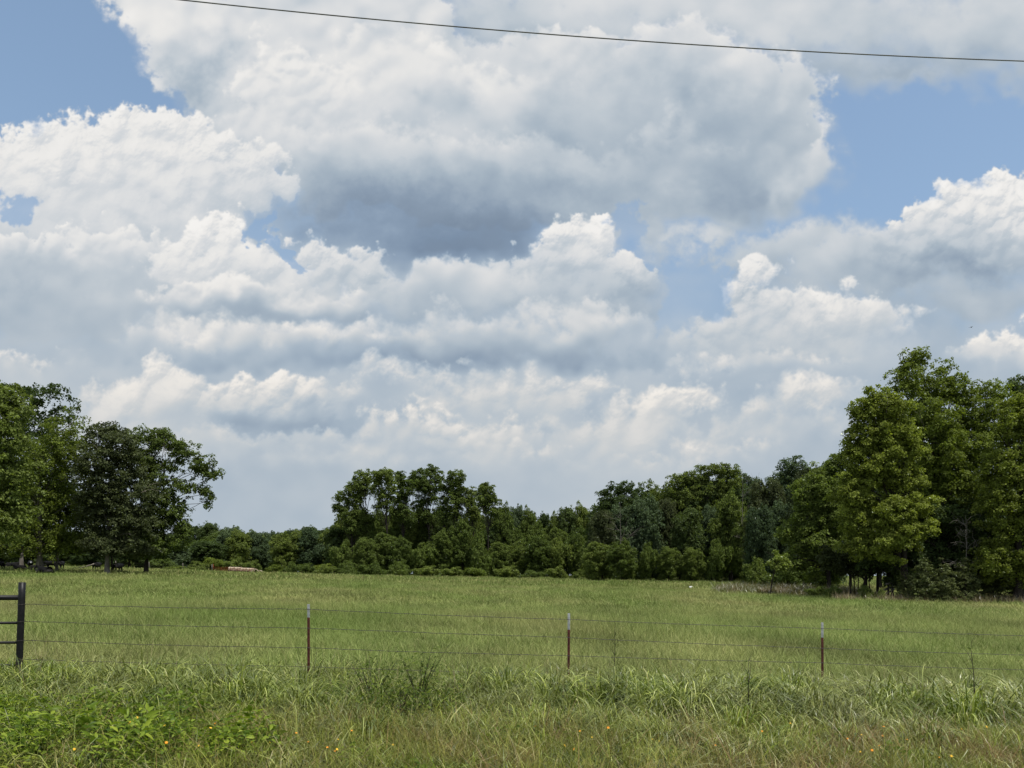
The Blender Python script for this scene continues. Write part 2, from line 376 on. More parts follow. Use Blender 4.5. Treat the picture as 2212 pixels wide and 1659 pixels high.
def link(name, me, mat, parent=None, loc=None):
    o = bpy.data.objects.new(name, me); COL.objects.link(o)
    if mat is not None and not me.materials: me.materials.append(mat)
    if parent: o.parent = parent
    if loc is not None: o.location = loc
    return o
def copy_tree(o, parent=None):
    c = o.copy(); COL.objects.link(c); c.parent = parent
    for ch in list(o.children): copy_tree(ch, c)
    return c
class MB:
    """collects tubes and boxes into one mesh"""
    def __init__(s): s.v = []; s.f = []; s.n = 0; s.t = []
    def add(s, v, f, tint=0.5):
        v = np.asarray(v, float); s.v.append(v); s.f.extend([tuple(i + s.n for i in q) for q in f]); s.n += len(v)
        s.t.append(np.full(len(v), tint))
    def tube(s, pts, rad, k=6, cap=True, tint=.5):
        pts = np.asarray(pts, float); n = len(pts)
        rad = np.full(n, rad) if np.isscalar(rad) else np.asarray(rad, float)
        tan = np.gradient(pts, axis=0); tan /= np.linalg.norm(tan, axis=1)[:, None] + 1e-9
        up = np.array([0, 0, 1.0]) if abs(tan[0][2]) < .9 else np.array([1.0, 0, 0])
        V = []
        for i in range(n):
            a = np.cross(up, tan[i]); a /= np.linalg.norm(a) + 1e-9; b = np.cross(tan[i], a); up = b if abs(tan[i] @ b) < 1 else up
            th = np.arange(k) * 2 * math.pi / k
            V.append(pts[i] + rad[i] * (np.cos(th)[:, None] * a + np.sin(th)[:, None] * b))
            up = b
        F = [(i * k + j, i * k + (j + 1) % k, (i + 1) * k + (j + 1) % k, (i + 1) * k + j) for i in range(n - 1) for j in range(k)]
        if cap: F.append(tuple(range(k))[::-1]); F.append(tuple((n - 1) * k + j for j in range(k)))
        s.add(np.concatenate(V), F, tint)
    def box(s, c, d, rz=0.0, tint=.5):
        x, y, z = [e / 2 for e in d]
        P = np.array([(-x, -y, -z), (x, -y, -z), (x, y, -z), (-x, y, -z), (-x, -y, z), (x, -y, z), (x, y, z), (-x, y, z)])
        cs, sn = math.cos(rz), math.sin(rz)
        P = P @ np.array([[cs, sn, 0], [-sn, cs, 0], [0, 0, 1]]) + np.array(c)
        s.add(P, [(3, 2, 1, 0), (4, 5, 6, 7), (0, 1, 5, 4), (1, 2, 6, 5), (2, 3, 7, 6), (3, 0, 4, 7)], tint)
    def mesh(s, name, smooth_=True):
        me = bpy.data.meshes.new(name); me.from_pydata(np.concatenate(s.v).tolist(), [], s.f)
        if smooth_: me.polygons.foreach_set('use_smooth', np.ones(len(me.polygons), bool))
        a = me.attributes.new('tint', 'FLOAT', 'POINT'); a.data.foreach_set('value', np.concatenate(s.t).astype(np.float32))
        me.update(); return me
def at(px, py, D):
    """a picture direction and a distance ahead -> a point of the place"""
    return np.array([(px - W0 / 2) / FPX * D, D, EYE + (HOR - py) / FPX * D])

# ================================================================== materials
class M_:                                    # material node helper
    def __init__(s, name):
        s.m = bpy.data.materials.new(name); s.m.use_nodes = True; s.t = s.m.node_tree; s.t.nodes.clear()
        s.out = s.t.nodes.new('ShaderNodeOutputMaterial')
    def n(s, typ, **kw):
        nd = s.t.nodes.new(typ)
        for k, v in kw.items():
            if k.startswith('i_'): nd.inputs[int(k[2:])].default_value = v
            else: setattr(nd, k, v)
        return nd
    def l(s, a, b): s.t.links.new(a, b)
def colramp(M, src, stops):
    r = M.n('ShaderNodeValToRGB')
    while len(r.color_ramp.elements) < len(stops): r.color_ramp.elements.new(.5)
    for e, (p, c) in zip(r.color_ramp.elements, stops): e.position = p; e.color = c if len(c) == 4 else (*c, 1)
    M.l(src, r.inputs[0]); return r.outputs[0]
def foliage_mat(name, dark, mid, light, trans=.33, rough=.5, spec=.10, objvar=.22):
    M = M_(name)
    at_ = M.n('ShaderNodeAttribute', attribute_name='tint')
    col = colramp(M, at_.outputs['Fac'], [(0.0, dark), (.5, mid), (1.0, light)])
    oi = M.n('ShaderNodeObjectInfo')
    hs = M.n('ShaderNodeHueSaturation'); M.l(col, hs.inputs['Color'])
    mr = M.n('ShaderNodeMapRange'); M.l(oi.outputs['Random'], mr.inputs[0]); mr.inputs[3].default_value = 1 - objvar; mr.inputs[4].default_value = 1 + objvar
    M.l(mr.outputs[0], hs.inputs['Value'])
    mh = M.n('ShaderNodeMapRange'); M.l(oi.outputs['Random'], mh.inputs[0]); mh.inputs[3].default_value = .507; mh.inputs[4].default_value = .488
    M.l(mh.outputs[0], hs.inputs['Hue'])
    d = M.n('ShaderNodeBsdfDiffuse'); M.l(hs.outputs[0], d.inputs[0])
    t = M.n('ShaderNodeBsdfTranslucent')
    tm = M.n('ShaderNodeMix', data_type='RGBA', blend_type='MULTIPLY'); tm.inputs[0].default_value = 1; M.l(hs.outputs[0], tm.inputs[6]); tm.inputs[7].default_value = (1.5, 1.6, .55, 1)
    M.l(tm.outputs[2], t.inputs[0])
    mx_ = M.n('ShaderNodeMixShader'); mx_.inputs[0].default_value = trans; M.l(d.outputs[0], mx_.inputs[1]); M.l(t.outputs[0], mx_.inputs[2])
    g = M.n('ShaderNodeBsdfGlossy'); g.inputs['Roughness'].default_value = rough; g.inputs[0].default_value = (.9, 1, .9, 1)
    fr = M.n('ShaderNodeFresnel'); fr.inputs[0].default_value = 1.4
    fm = M.n('ShaderNodeMath', operation='MULTIPLY'); M.l(fr.outputs[0], fm.inputs[0]); fm.inputs[1].default_value = spec
    m2 = M.n('ShaderNodeMixShader'); M.l(fm.outputs[0], m2.inputs[0]); M.l(mx_.outputs[0], m2.inputs[1]); M.l(g.outputs[0], m2.inputs[2])
    M.l(m2.outputs[0], M.out.inputs[0]); return M.m
def grass_mat(name, a, b, c, dry, patch_scale, dry_amt, trans=.3, rough=.45, spec=.4):
    M = M_(name)
    at_ = M.n('ShaderNodeAttribute', attribute_name='tint')
    col = colramp(M, at_.outputs['Fac'], [(0.0, a), (.55, b), (.9, c), (1.0, dry)])
    geo = M.n('ShaderNodeNewGeometry')
    n1 = M.n('ShaderNodeTexNoise'); n1.inputs['Scale'].default_value = patch_scale; n1.inputs['Detail'].default_value = 4
    mp = M.n('ShaderNodeMapping'); mp.inputs['Scale'].default_value = (1, .6, .2); M.l(geo.outputs['Position'], mp.inputs[0]); M.l(mp.outputs[0], n1.inputs['Vector'])
    r1 = M.n('ShaderNodeMapRange'); r1.inputs[1].default_value = .44; r1.inputs[2].default_value = .66; r1.inputs[4].default_value = dry_amt; M.l(n1.outputs['Fac'], r1.inputs[0])
    mx1 = M.n('ShaderNodeMix', data_type='RGBA'); M.l(r1.outputs[0], mx1.inputs[0]); M.l(col, mx1.inputs[6]); mx1.inputs[7].default_value = (*dry, 1)
    n2 = M.n('ShaderNodeTexNoise'); n2.inputs['Scale'].default_value = patch_scale * 3.1; n2.inputs['Detail'].default_value = 3; M.l(mp.outputs[0], n2.inputs['Vector'])
    r2 = M.n('ShaderNodeMapRange'); r2.inputs[1].default_value = .3; r2.inputs[2].default_value = .7; r2.inputs[3].default_value = .68; r2.inputs[4].default_value = 1.30; M.l(n2.outputs['Fac'], r2.inputs[0])
    hs = M.n('ShaderNodeHueSaturation'); M.l(mx1.outputs[2], hs.inputs['Color']); M.l(r2.outputs[0], hs.inputs['Value'])
    n3 = M.n('ShaderNodeTexNoise'); n3.inputs['Scale'].default_value = patch_scale * .8; n3.inputs['Detail'].default_value = 6; n3.inputs['Roughness'].default_value = .6
    mp3 = M.n('ShaderNodeMapping'); mp3.inputs['Location'].default_value = (31, 7, 0); mp3.inputs['Scale'].default_value = (1, .45, .2); M.l(geo.outputs['Position'], mp3.inputs[0]); M.l(mp3.outputs[0], n3.inputs['Vector'])
    r3 = M.n('ShaderNodeMapRange'); r3.inputs[1].default_value = .54; r3.inputs[2].default_value = .66; r3.inputs[4].default_value = .55; M.l(n3.outputs['Fac'], r3.inputs[0])
    mx3 = M.n('ShaderNodeMix', data_type='RGBA'); M.l(r3.outputs[0], mx3.inputs[0]); M.l(hs.outputs[0], mx3.inputs[6]); mx3.inputs[7].default_value = (a[0] * 1.5, a[1] * 1.5, a[2] * 1.5, 1); hs = mx3
    hs_out = mx3.outputs[2]
    d = M.n('ShaderNodeBsdfDiffuse'); M.l(hs_out, d.inputs[0]); t = M.n('ShaderNodeBsdfTranslucent'); M.l(hs_out, t.inputs[0])
    mx_ = M.n('ShaderNodeMixShader'); mx_.inputs[0].default_value = trans; M.l(d.outputs[0], mx_.inputs[1]); M.l(t.outputs[0], mx_.inputs[2])
    g = M.n('ShaderNodeBsdfGlossy'); g.inputs['Roughness'].default_value = rough
    fr = M.n('ShaderNodeFresnel'); fr.inputs[0].default_value = 1.45
    fm = M.n('ShaderNodeMath', operation='MULTIPLY'); M.l(fr.outputs[0], fm.inputs[0]); fm.inputs[1].default_value = spec
    m2 = M.n('ShaderNodeMixShader'); M.l(fm.outputs[0], m2.inputs[0]); M.l(mx_.outputs[0], m2.inputs[1]); M.l(g.outputs[0], m2.inputs[2])
    M.l(m2.outputs[0], M.out.inputs[0]); return M.m
def solid_mat(name, stops, scale=6.0, rough=.8, metal=0.0, bump=0.0, stretch=(1, 1, 1), detail=6, spec=None):
    M = M_(name); tcn = M.n('ShaderNodeTexCoord'); mp = M.n('ShaderNodeMapping'); mp.inputs['Scale'].default_value = stretch
    M.l(tcn.outputs['Object'], mp.inputs[0]); nz = M.n('ShaderNodeTexNoise'); nz.inputs['Scale'].default_value = scale; nz.inputs['Detail'].default_value = detail
    M.l(mp.outputs[0], nz.inputs['Vector']); col = colramp(M, nz.outputs['Fac'], stops)
    p = M.n('ShaderNodeBsdfPrincipled'); M.l(col, p.inputs['Base Color']); p.inputs['Roughness'].default_value = rough; p.inputs['Metallic'].default_value = metal
    p.inputs['Specular IOR Level'].default_value = spec if spec is not None else (.08 if rough >= .7 else .4)
    if bump:
        b = M.n('ShaderNodeBump'); b.inputs['Strength'].default_value = bump; b.inputs['Distance'].default_value = .02
        M.l(nz.outputs['Fac'], b.inputs['Height']); M.l(b.outputs[0], p.inputs['Normal'])
    M.l(p.outputs[0], M.out.inputs[0]); return M.m
mat = {}
mat['bright'] = foliage_mat('leaf_yellow_green', (0.054, 0.070, 0.013), (0.108, 0.140, 0.026), (0.205, 0.266, 0.049))
mat['maple'] = foliage_mat('leaf_maple', (0.062, 0.077, 0.015), (0.125, 0.155, 0.030), (0.237, 0.294, 0.057))
mat['mid'] = foliage_mat('leaf_mid_green', (0.045, 0.060, 0.015), (0.090, 0.120, 0.030), (0.171, 0.228, 0.057))
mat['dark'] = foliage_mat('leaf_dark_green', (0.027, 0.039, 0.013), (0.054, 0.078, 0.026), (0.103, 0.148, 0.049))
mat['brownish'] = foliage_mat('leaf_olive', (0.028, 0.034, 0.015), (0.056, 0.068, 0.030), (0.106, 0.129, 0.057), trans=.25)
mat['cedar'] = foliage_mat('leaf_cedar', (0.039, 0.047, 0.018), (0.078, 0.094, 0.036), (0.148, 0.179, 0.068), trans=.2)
mat['bluish'] = foliage_mat('leaf_blue_green', (0.032, 0.046, 0.023), (0.064, 0.092, 0.046), (0.122, 0.175, 0.087), trans=.25)
mat['weed'] = foliage_mat('leaf_weed', (.035, .070, .006), (.120, .180, .018), (.240, .310, .040), trans=.35, spec=.2, rough=.4, objvar=.15)
mat['vine'] = foliage_mat('leaf_vine', (.028, .052, .007), (.075, .115, .014), (.150, .190, .028), trans=.3, spec=.15, objvar=.15)
mat['bark'] = solid_mat('bark_dark', [(.3, (.020, .016, .013, 1)), (.7, (.055, .047, .040, 1))], 5, .9, bump=.6, stretch=(1, 1, .25))
mat['bark_pale'] = solid_mat('bark_grey', [(.3, (.10, .088, .075, 1)), (.7, (.22, .20, .175, 1))], 5, .9, bump=.6, stretch=(1, 1, .25))
mat['deadwood'] = solid_mat('dead_wood', [(.3, (.16, .14, .12, 1)), (.7, (.34, .31, .27, 1))], 9, .9, bump=.4, stretch=(1, 1, .25))
mat['meadow'] = grass_mat('meadow_grass', (.092, .140, .028), (.190, .245, .060), (.290, .335, .115), (.380, .330, .150), .11, .42, rough=.7, spec=.02)
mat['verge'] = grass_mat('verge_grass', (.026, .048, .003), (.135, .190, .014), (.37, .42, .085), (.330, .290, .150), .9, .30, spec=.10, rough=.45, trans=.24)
mat['weedy'] = grass_mat('low_weedy_grass', (.055, .085, .009), (.150, .190, .022), (.27, .30, .06), (.250, .165, .075), 1.3, .85, spec=.06)
mat['redgrass'] = grass_mat('rusty_tall_grass', (.070, .095, .016), (.150, .160, .036), (.21, .19, .06), (.210, .140, .065), .4, .7, spec=.2)
mat['tan'] = grass_mat('tan_grass', (.16, .13, .06), (.26, .21, .11), (.36, .30, .17), (.38, .30, .17), .6, .5, spec=.2)
mat['flower'] = solid_mat('petal_orange', [(.35, (.75, .24, .02, 1)), (.65, (.82, .42, .03, 1))], 3, .6)
mat['redpaint'] = solid_mat('post_red_brown_paint', [(.35, (.060, .012, .010, 1)), (.7, (.115, .026, .020, 1))], 30, .55, bump=.15)
mat['zinc'] = solid_mat('post_grey_top', [(.3, (.30, .31, .32, 1)), (.7, (.55, .56, .57, 1))], 25, .45, metal=.3)
mat['wire'] = solid_mat('old_barbed_wire', [(.3, (.030, .027, .025, 1)), (.7, (.08, .07, .062, 1))], 40, .6, metal=.4)
mat['blackpaint'] = solid_mat('black_pipe_paint', [(.45, (.006, .006, .007, 1)), (.72, (.013, .013, .014, 1)), (.80, (.09, .085, .08, 1))], 14, .45, bump=.1, spec=.22)
mat['cable'] = solid_mat('weathered_cable', [(.3, (.12, .12, .125, 1)), (.7, (.19, .19, .19, 1))], 3, .7)
mat['hide'] = solid_mat('black_hide', [(.3, (.004, .004, .004, 1)), (.7, (.010, .009, .008, 1))], 3, .6, spec=.10)
mat['hide_brown'] = solid_mat('brown_hide', [(.3, (.045, .016, .008, 1)), (.7, (.09, .035, .018, 1))], 3, .7)
mat['hide_white'] = solid_mat('white_hide', [(.3, (.5, .48, .44, 1)), (.7, (.7, .68, .64, 1))], 3, .7)
mat['straw'] = solid_mat('weathered_hay', [(.34, (.07, .034, .024, 1)), (.50, (.17, .095, .065, 1)), (.64, (.42, .34, .25, 1))], 4, .95, bump=.8, stretch=(1, 1, 3))
mat['strawtop'] = solid_mat('pale_hay', [(.40, (.16, .10, .07, 1)), (.52, (.34, .28, .20, 1)), (.7, (.48, .43, .34, 1))], 3.5, .95, bump=.8)
mat['rust'] = solid_mat('rusty_red_pipe', [(.3, (.10, .025, .012, 1)), (.7, (.24, .075, .035, 1))], 7, .8)
mat['flower2'] = solid_mat('petal_yellow', [(.35, (.70, .42, .03, 1)), (.65, (.80, .55, .05, 1))], 3, .6)
mat['dirt'] = solid_mat('bare_red_dirt', [(.3, (.30, .17, .10, 1)), (.7, (.48, .31, .20, 1))], 3, .95, bump=.3)
mat['white'] = solid_mat('white_plastic', [(.3, (.6, .6, .58, 1)), (.7, (.78, .78, .76, 1))], 8, .5)
M = M_('soil_and_thatch')
g_ = M.n('ShaderNodeNewGeometry'); n_ = M.n('ShaderNodeTexNoise'); n_.inputs['Scale'].default_value = 1.7; n_.inputs['Detail'].default_value = 9; n_.inputs['Roughness'].default_value = .68
M.l(g_.outputs['Position'], n_.inputs['Vector'])
c_ = colramp(M, n_.outputs['Fac'], [(.30, (.040, .058, .016)), (.5, (.085, .110, .032)), (.68, (.14, .145, .055))])
d_ = M.n('ShaderNodeBsdfDiffuse'); M.l(c_, d_.inputs[0]); M.l(d_.outputs[0], M.out.inputs[0]); mat['soil'] = M.m

# ================================================================== terrain
CT = np.array([(-6.9, 10.2, .10), (-2.86, 10.4, .06), (.8, 10.6, -.03), (4.6, 10.9, -.14), (8, 11.2, -.24), (0, 5, .0), (-6, 6, .08), (6, 6, -.12), (0, 0, 0), (-10, 0, .1), (10, 0, -.15),
    (28, 62, -.36), (36, 62, -.50), (60, 62, -.8), (42, 170, .60), (0, 172, 1.12), (-57, 150, 2.05), (-48, 95, 1.80), (-68, 92, 2.1), (-90, 130, 3.15), (-75, 130, 2.9), (-120, 90, 3.0), (0, 60, .25), (-20, 60, .62), (-35, 60, 1.0),
    (90, 90, -.4), (30, 110, .15), (0, 110, .62), (0, 260, 1.6), (-100, 260, 3.0), (110, 260, .8), (0, -40, -.2), (-50, -40, .3), (50, -40, -.5)])
def _U(r2): return np.where(r2 > 0, .5 * r2 * np.log(np.maximum(r2, 1e-12)), 0)
_n = len(CT); _K = _U(((CT[:, None, :2] - CT[None, :, :2]) ** 2).sum(-1)) + np.eye(_n) * 2.0; _P = np.c_[np.ones(_n), CT[:, :2]]
_A = np.block([[_K, _P], [_P.T, np.zeros((3, 3))]]); _W = np.linalg.solve(_A, np.r_[CT[:, 2], np.zeros(3)])
def tz(x, y):
    x = np.clip(np.asarray(x, float), -140, 130); y = np.clip(np.asarray(y, float), -40, 270)
    sh = x.shape; X1, Y1 = np.ravel(x), np.ravel(y)
    r2 = (X1[:, None] - CT[None, :, 0]) ** 2 + (Y1[:, None] - CT[None, :, 1]) ** 2
    return (_U(r2) @ _W[:_n] + _W[_n] + X1 * _W[_n + 1] + Y1 * _W[_n + 2]).reshape(sh)
def tz1(x, y): return float(tz(np.array([x]), np.array([y]))[0])
def gpt(px, D, dz=0.0):
    x = (px - W0 / 2) / FPX * D; return (x, D, tz1(x, D) + dz)
gxs = np.unique(np.concatenate([np.linspace(-140, 140, 141), np.array([-3000, -1200, -600, -300, -200, 200, 300, 600, 1200, 3000.])]))
gys = np.unique(np.concatenate([np.linspace(-40, 280, 161), np.array([-3000, -1200, -500, -150, 400, 700, 1200, 3000.])]))
GX, GY = np.meshgrid(gxs, gys)
GZ = tz(GX, GY)
nx_, ny_ = len(gxs), len(gys)
idx = np.arange(nx_ * ny_).reshape(ny_, nx_)
gf = np.stack([idx[:-1, :-1].ravel(), idx[:-1, 1:].ravel(), idx[1:, 1:].ravel(), idx[1:, :-1].ravel()], 1)
tag(link('ground', mesh_np('ground', np.stack([GX.ravel(), GY.ravel(), GZ.ravel()], 1), gf, smooth_=True), mat['soil']), kind='structure')

# ================================================================== grass: tufts scattered as ground cover
def blades(rng, n, area, h, w, seg, lean, droop, tint=(0, 1), clump=0.0, hvar=.35, radial=False):
    """n tapered bent blades; returns verts, faces, tints"""
    V = []; F4 = []; F3 = []; T = []; base = 0
    if radial:
        ang = rng.rand(n) * 6.283; r = np.sqrt(rng.rand(n)) * area; x, y = np.cos(ang) * r, np.sin(ang) * r
        az = ang + rng.randn(n) * .5
    else:
        x, y = (rng.rand(n) - .5) * area, (rng.rand(n) - .5) * area; az = rng.rand(n) * 6.283
    if clump > 0:
        k = max(3, int(n / 14)); cx, cy = (rng.rand(k) - .5) * area, (rng.rand(k) - .5) * area; c = rng.randint(0, k, n); s = rng.rand(n) < clump
        x = np.where(s, cx[c] + rng.randn(n) * area * .035, x); y = np.where(s, cy[c] + rng.randn(n) * area * .035, y)
    hh = h * (1 + rng.randn(n) * hvar); hh = np.clip(hh, h * .3, h * 2)
    t = np.linspace(0, 1, seg + 1)
    ln = lean * (.3 + rng.rand(n) * 1.4); dr = droop * ((.5 + rng.rand(n) * .8) if radial else (.2 + rng.rand(n) * 1.6))
    hk = np.clip((t[None, :] - (.18 + .25 * rng.rand(n))[:, None]) / .50, 0, 1); a0 = ln[:, None] + dr[:, None] * (hk * hk * (3 - 2 * hk))   # angle off vertical: rise, then hook over
    ds = (hh / seg)[:, None]
    hor = np.concatenate([np.zeros((n, 1)), np.cumsum(np.sin(a0[:, 1:]) * ds, 1)], 1)
    ver = np.concatenate([np.zeros((n, 1)), np.cumsum(np.cos(a0[:, 1:]) * ds, 1)], 1)
    cx_, sx_ = np.cos(az), np.sin(az)
    ww = w * (.6 + rng.rand(n) * .8)
    prof = np.minimum(1, (1 - t) ** .7 * 1.15 + .02) * (.55 + .45 * np.minimum(1, t * 4))
    tw = rng.randn(n) * .6
    px_, py_ = -np.sin(az + tw), np.cos(az + tw)
    P = np.stack([x[:, None] + hor * cx_[:, None], y[:, None] + hor * sx_[:, None], ver], -1)
    off = np.stack([px_, py_, np.zeros(n)], -1)[:, None, :] * (ww[:, None] * prof[None, :])[..., None] * .5
    L, R = P - off, P + off
    Vv = np.concatenate([np.stack([L, R], 2)[:, :-1].reshape(n, -1, 3), P[:, -1:, :]], 1)      # seg*2 + 1 verts
    nv = 2 * seg + 1; b = (np.arange(n) * nv)[:, None]
    q = np.array([[2 * i, 2 * i + 1, 2 * i + 3, 2 * i + 2] for i in range(seg - 1)])
    F4 = (b[:, :, None] + q[None]).reshape(-1, 4) if seg > 1 else np.zeros((0, 4), int)
    F3 = b + np.array([[2 * seg - 2, 2 * seg - 1, 2 * seg]])
    T = np.repeat(tint[0] + (tint[1] - tint[0]) * rng.rand(n) ** 1.2, nv)
    return Vv.reshape(-1, 3), F4, F3, T
def tuft_mesh(name, mts, seed, parts):
    rng = np.random.RandomState(seed); V = []; F4 = []; F3 = []; T = []; b = 0
    for p in parts:
        v, f4, f3, t = blades(rng, **p); V.append(v); F4.append(f4 + b); F3.append(f3 + b); T.append(t); b += len(v)
    me = mesh_np(name, np.concatenate(V), [np.concatenate(F4), np.concatenate(F3)], np.concatenate(T)); me.materials.append(mts); return me
def scatter(name, label, cat, variants, pts, scl, seed, zs=None, tilt=.08):
    """one stuff object: geometry nodes put the variant meshes on its points"""
    rng = np.random.RandomState(seed); n = len(pts)
    c = bpy.data.collections.new(name + '_tufts')
    for i, me in enumerate(variants):
        o = bpy.data.objects.new('%s_tuft_%02d' % (name, i), me); c.objects.link(o)
    me = bpy.data.meshes.new(name); me.vertices.add(n); me.vertices.foreach_set('co', np.asarray(pts, np.float32).ravel())
    rot = np.stack([rng.randn(n) * tilt, rng.randn(n) * tilt, rng.rand(n) * 6.283], 1).astype(np.float32)
    me.attributes.new('rot', 'FLOAT_VECTOR', 'POINT').data.foreach_set('vector', rot.ravel())
    sc = np.stack([scl, scl, scl * (zs if zs is not None else 1)], 1).astype(np.float32)
    me.attributes.new('scl', 'FLOAT_VECTOR', 'POINT').data.foreach_set('vector', sc.ravel())
    me.attributes.new('pick', 'INT', 'POINT').data.foreach_set('value', rng.randint(0, len(variants), n).astype(np.int32))
    o = bpy.data.objects.new(name, me); COL.objects.link(o)
    ng = bpy.data.node_groups.new(name + '_scatter', 'GeometryNodeTree')
    ng.interface.new_socket('Geometry', in_out='INPUT', socket_type='NodeSocketGeometry'); ng.interface.new_socket('Geometry', in_out='OUTPUT', socket_type='NodeSocketGeometry')
    gi, go = ng.nodes.new('NodeGroupInput'), ng.nodes.new('NodeGroupOutput')
    mp = ng.nodes.new('GeometryNodeMeshToPoints')
    ci = ng.nodes.new('GeometryNodeCollectionInfo'); ci.inputs['Collection'].default_value = c; ci.inputs['Separate Children'].default_value = True; ci.inputs['Reset Children'].default_value = True
    ip = ng.nodes.new('GeometryNodeInstanceOnPoints'); ip.inputs['Pick Instance'].default_value = True
    def named(nm, typ):
        a = ng.nodes.new('GeometryNodeInputNamedAttribute'); a.data_type = typ; a.inputs['Name'].default_value = nm
        return [s for s in a.outputs if s.enabled and s.name == 'Attribute'][0]
    L = ng.links.new
    L(gi.outputs[0], mp.inputs[0]); L(mp.outputs[0], ip.inputs['Points']); L(ci.outputs[0], ip.inputs['Instance'])
    L(named('pick', 'INT'), ip.inputs['Instance Index']); L(named('rot', 'FLOAT_VECTOR'), ip.inputs['Rotation']); L(named('scl', 'FLOAT_VECTOR'), ip.inputs['Scale'])
    L(ip.outputs[0], go.inputs[0])
    md = o.modifiers.new('scatter', 'NODES'); md.node_group = ng
    return tag(o, label, cat, kind='stuff')
def wedge(rng, n, d0, d1, half=.74, pad=1.5, power=1.0):
    u = rng.rand(n); y = np.sqrt(d0 * d0 + u * (d1 * d1 - d0 * d0)) if power == 1 else d0 + (d1 - d0) * u ** power
    x = (rng.rand(n) * 2 - 1) * (half * y + pad)
    return x, y
rng = np.random.RandomState(3)
TREEZONE = []                                            # keep meadow tufts out of nothing; trees stand in grass
# --- meadow, three grades of tuft for three distances
near = [tuft_mesh('meadow_tuft_near', mat['meadow'], 10 + i, [dict(n=170, area=.62, h=.30, w=.0085, seg=4, lean=.38, droop=1.7, clump=.6, tint=(0, .93)), dict(n=34, area=.62, h=.36, w=.007, seg=4, lean=.35, droop=2.0, tint=(.5, 1.)),
    dict(n=5, area=.62, h=.46, w=.004, seg=2, lean=.12, droop=.3, tint=(.8, 1.))]) for i in range(6)]
midt = [tuft_mesh('meadow_tuft_mid', mat['meadow'], 30 + i, [dict(n=190, area=1.5, h=.32, w=.021, seg=3, lean=.4, droop=1.6, clump=.45, tint=(0, .97))]) for i in range(5)]
fart = [tuft_mesh('meadow_tuft_far', mat['meadow'], 50 + i, [dict(n=170, area=3.4, h=.33, w=.060, seg=2, lean=.25, droop=.7, clump=.4, tint=(0, 1.0), hvar=.3)]) for i in range(4)]
def hgt(x, y):                                           # uneven growth
    return 1 + .22 * np.sin(x * .31 + y * .17) * np.sin(y * .23 - x * .11) + .12 * np.sin(x * 1.3 + 2) * np.sin(y * .9)
x, y = wedge(rng, 10300, 10.3, 34, pad=3); P_ = np.stack([x, y, tz(x, y) - .01], 1)
scatter('meadow_grass', 'yellow green meadow grass growing behind the barbed wire fence', 'grass', near, P_, .85 + rng.rand(len(x)) * .5, 1, zs=hgt(x, y))
x, y = wedge(rng, 7600, 31, 85); P_ = np.stack([x, y, tz(x, y) - .01], 1)
scatter('meadow_grass', 'open meadow grass in the middle distance', 'grass', midt, P_, .8 + rng.rand(len(x)) * .5, 2, zs=hgt(x, y))
x, y = wedge(rng, 9000, 82, 215, pad=6); P_ = np.stack([x, y, tz(x, y) - .02], 1)
scatter('meadow_grass', 'far meadow grass running up to the tree line', 'grass', fart, P_, .8 + rng.rand(len(x)) * .5, 3, zs=hgt(x, y))

# --- roadside verge: coarse arching grass on and before the fence line
arch = [tuft_mesh('arching_grass_clump', mat['verge'], 70 + i, [dict(n=130, area=.19, h=.62, w=.0115, seg=9, lean=.34, droop=2.4, radial=True, tint=(.2, .96), hvar=.22), dict(n=44, area=.17, h=.32, w=.011, seg=6, lean=.5, droop=2.3, radial=True, tint=(0, .6)),  # short lower blades tinted darker: shade in the clump's gaps put into colour
    dict(n=7, area=.16, h=.46, w=.009, seg=7, lean=.5, droop=2.2, radial=True, tint=(.97, 1.))]) for i in range(7)]
medg = [tuft_mesh('verge_tuft', mat['verge'], 90 + i, [dict(n=140, area=.42, h=.25, w=.0085, seg=6, lean=.45, droop=2.6, clump=.65, tint=(0, .93)), dict(n=10, area=.4, h=.30, w=.008, seg=3, lean=.4, droop=1.4, tint=(.95, 1.))]) for i in range(6)]
low = [tuft_mesh('weedy_tuft', mat['weedy'], 110 + i, [dict(n=160, area=.42, h=.21, w=.0065, seg=5, lean=.4, droop=2.0, clump=.5, tint=(0, 1.)), dict(n=22, area=.4, h=.30, w=.005, seg=3, lean=.25, droop=.6, tint=(.7, 1.))]) for i in range(6)]
stem = [tuft_mesh('dry_stem_tuft', mat['tan'], 130 + i, [dict(n=8, area=.30, h=.55, w=.0042, seg=4, lean=.12, droop=.3, tint=(0, 1.), hvar=.3)]) for i in range(3)]
x, y = wedge(rng, 2200, 5.6, 10.9, pad=1.5)
scatter('verge_grass', 'mixed green grass filling the roadside verge', 'grass', medg, np.stack([x, y, tz(x, y) - .01], 1), .75 + rng.rand(len(x)) * .6, 4, zs=.6 + .6 * rng.rand(len(x)))
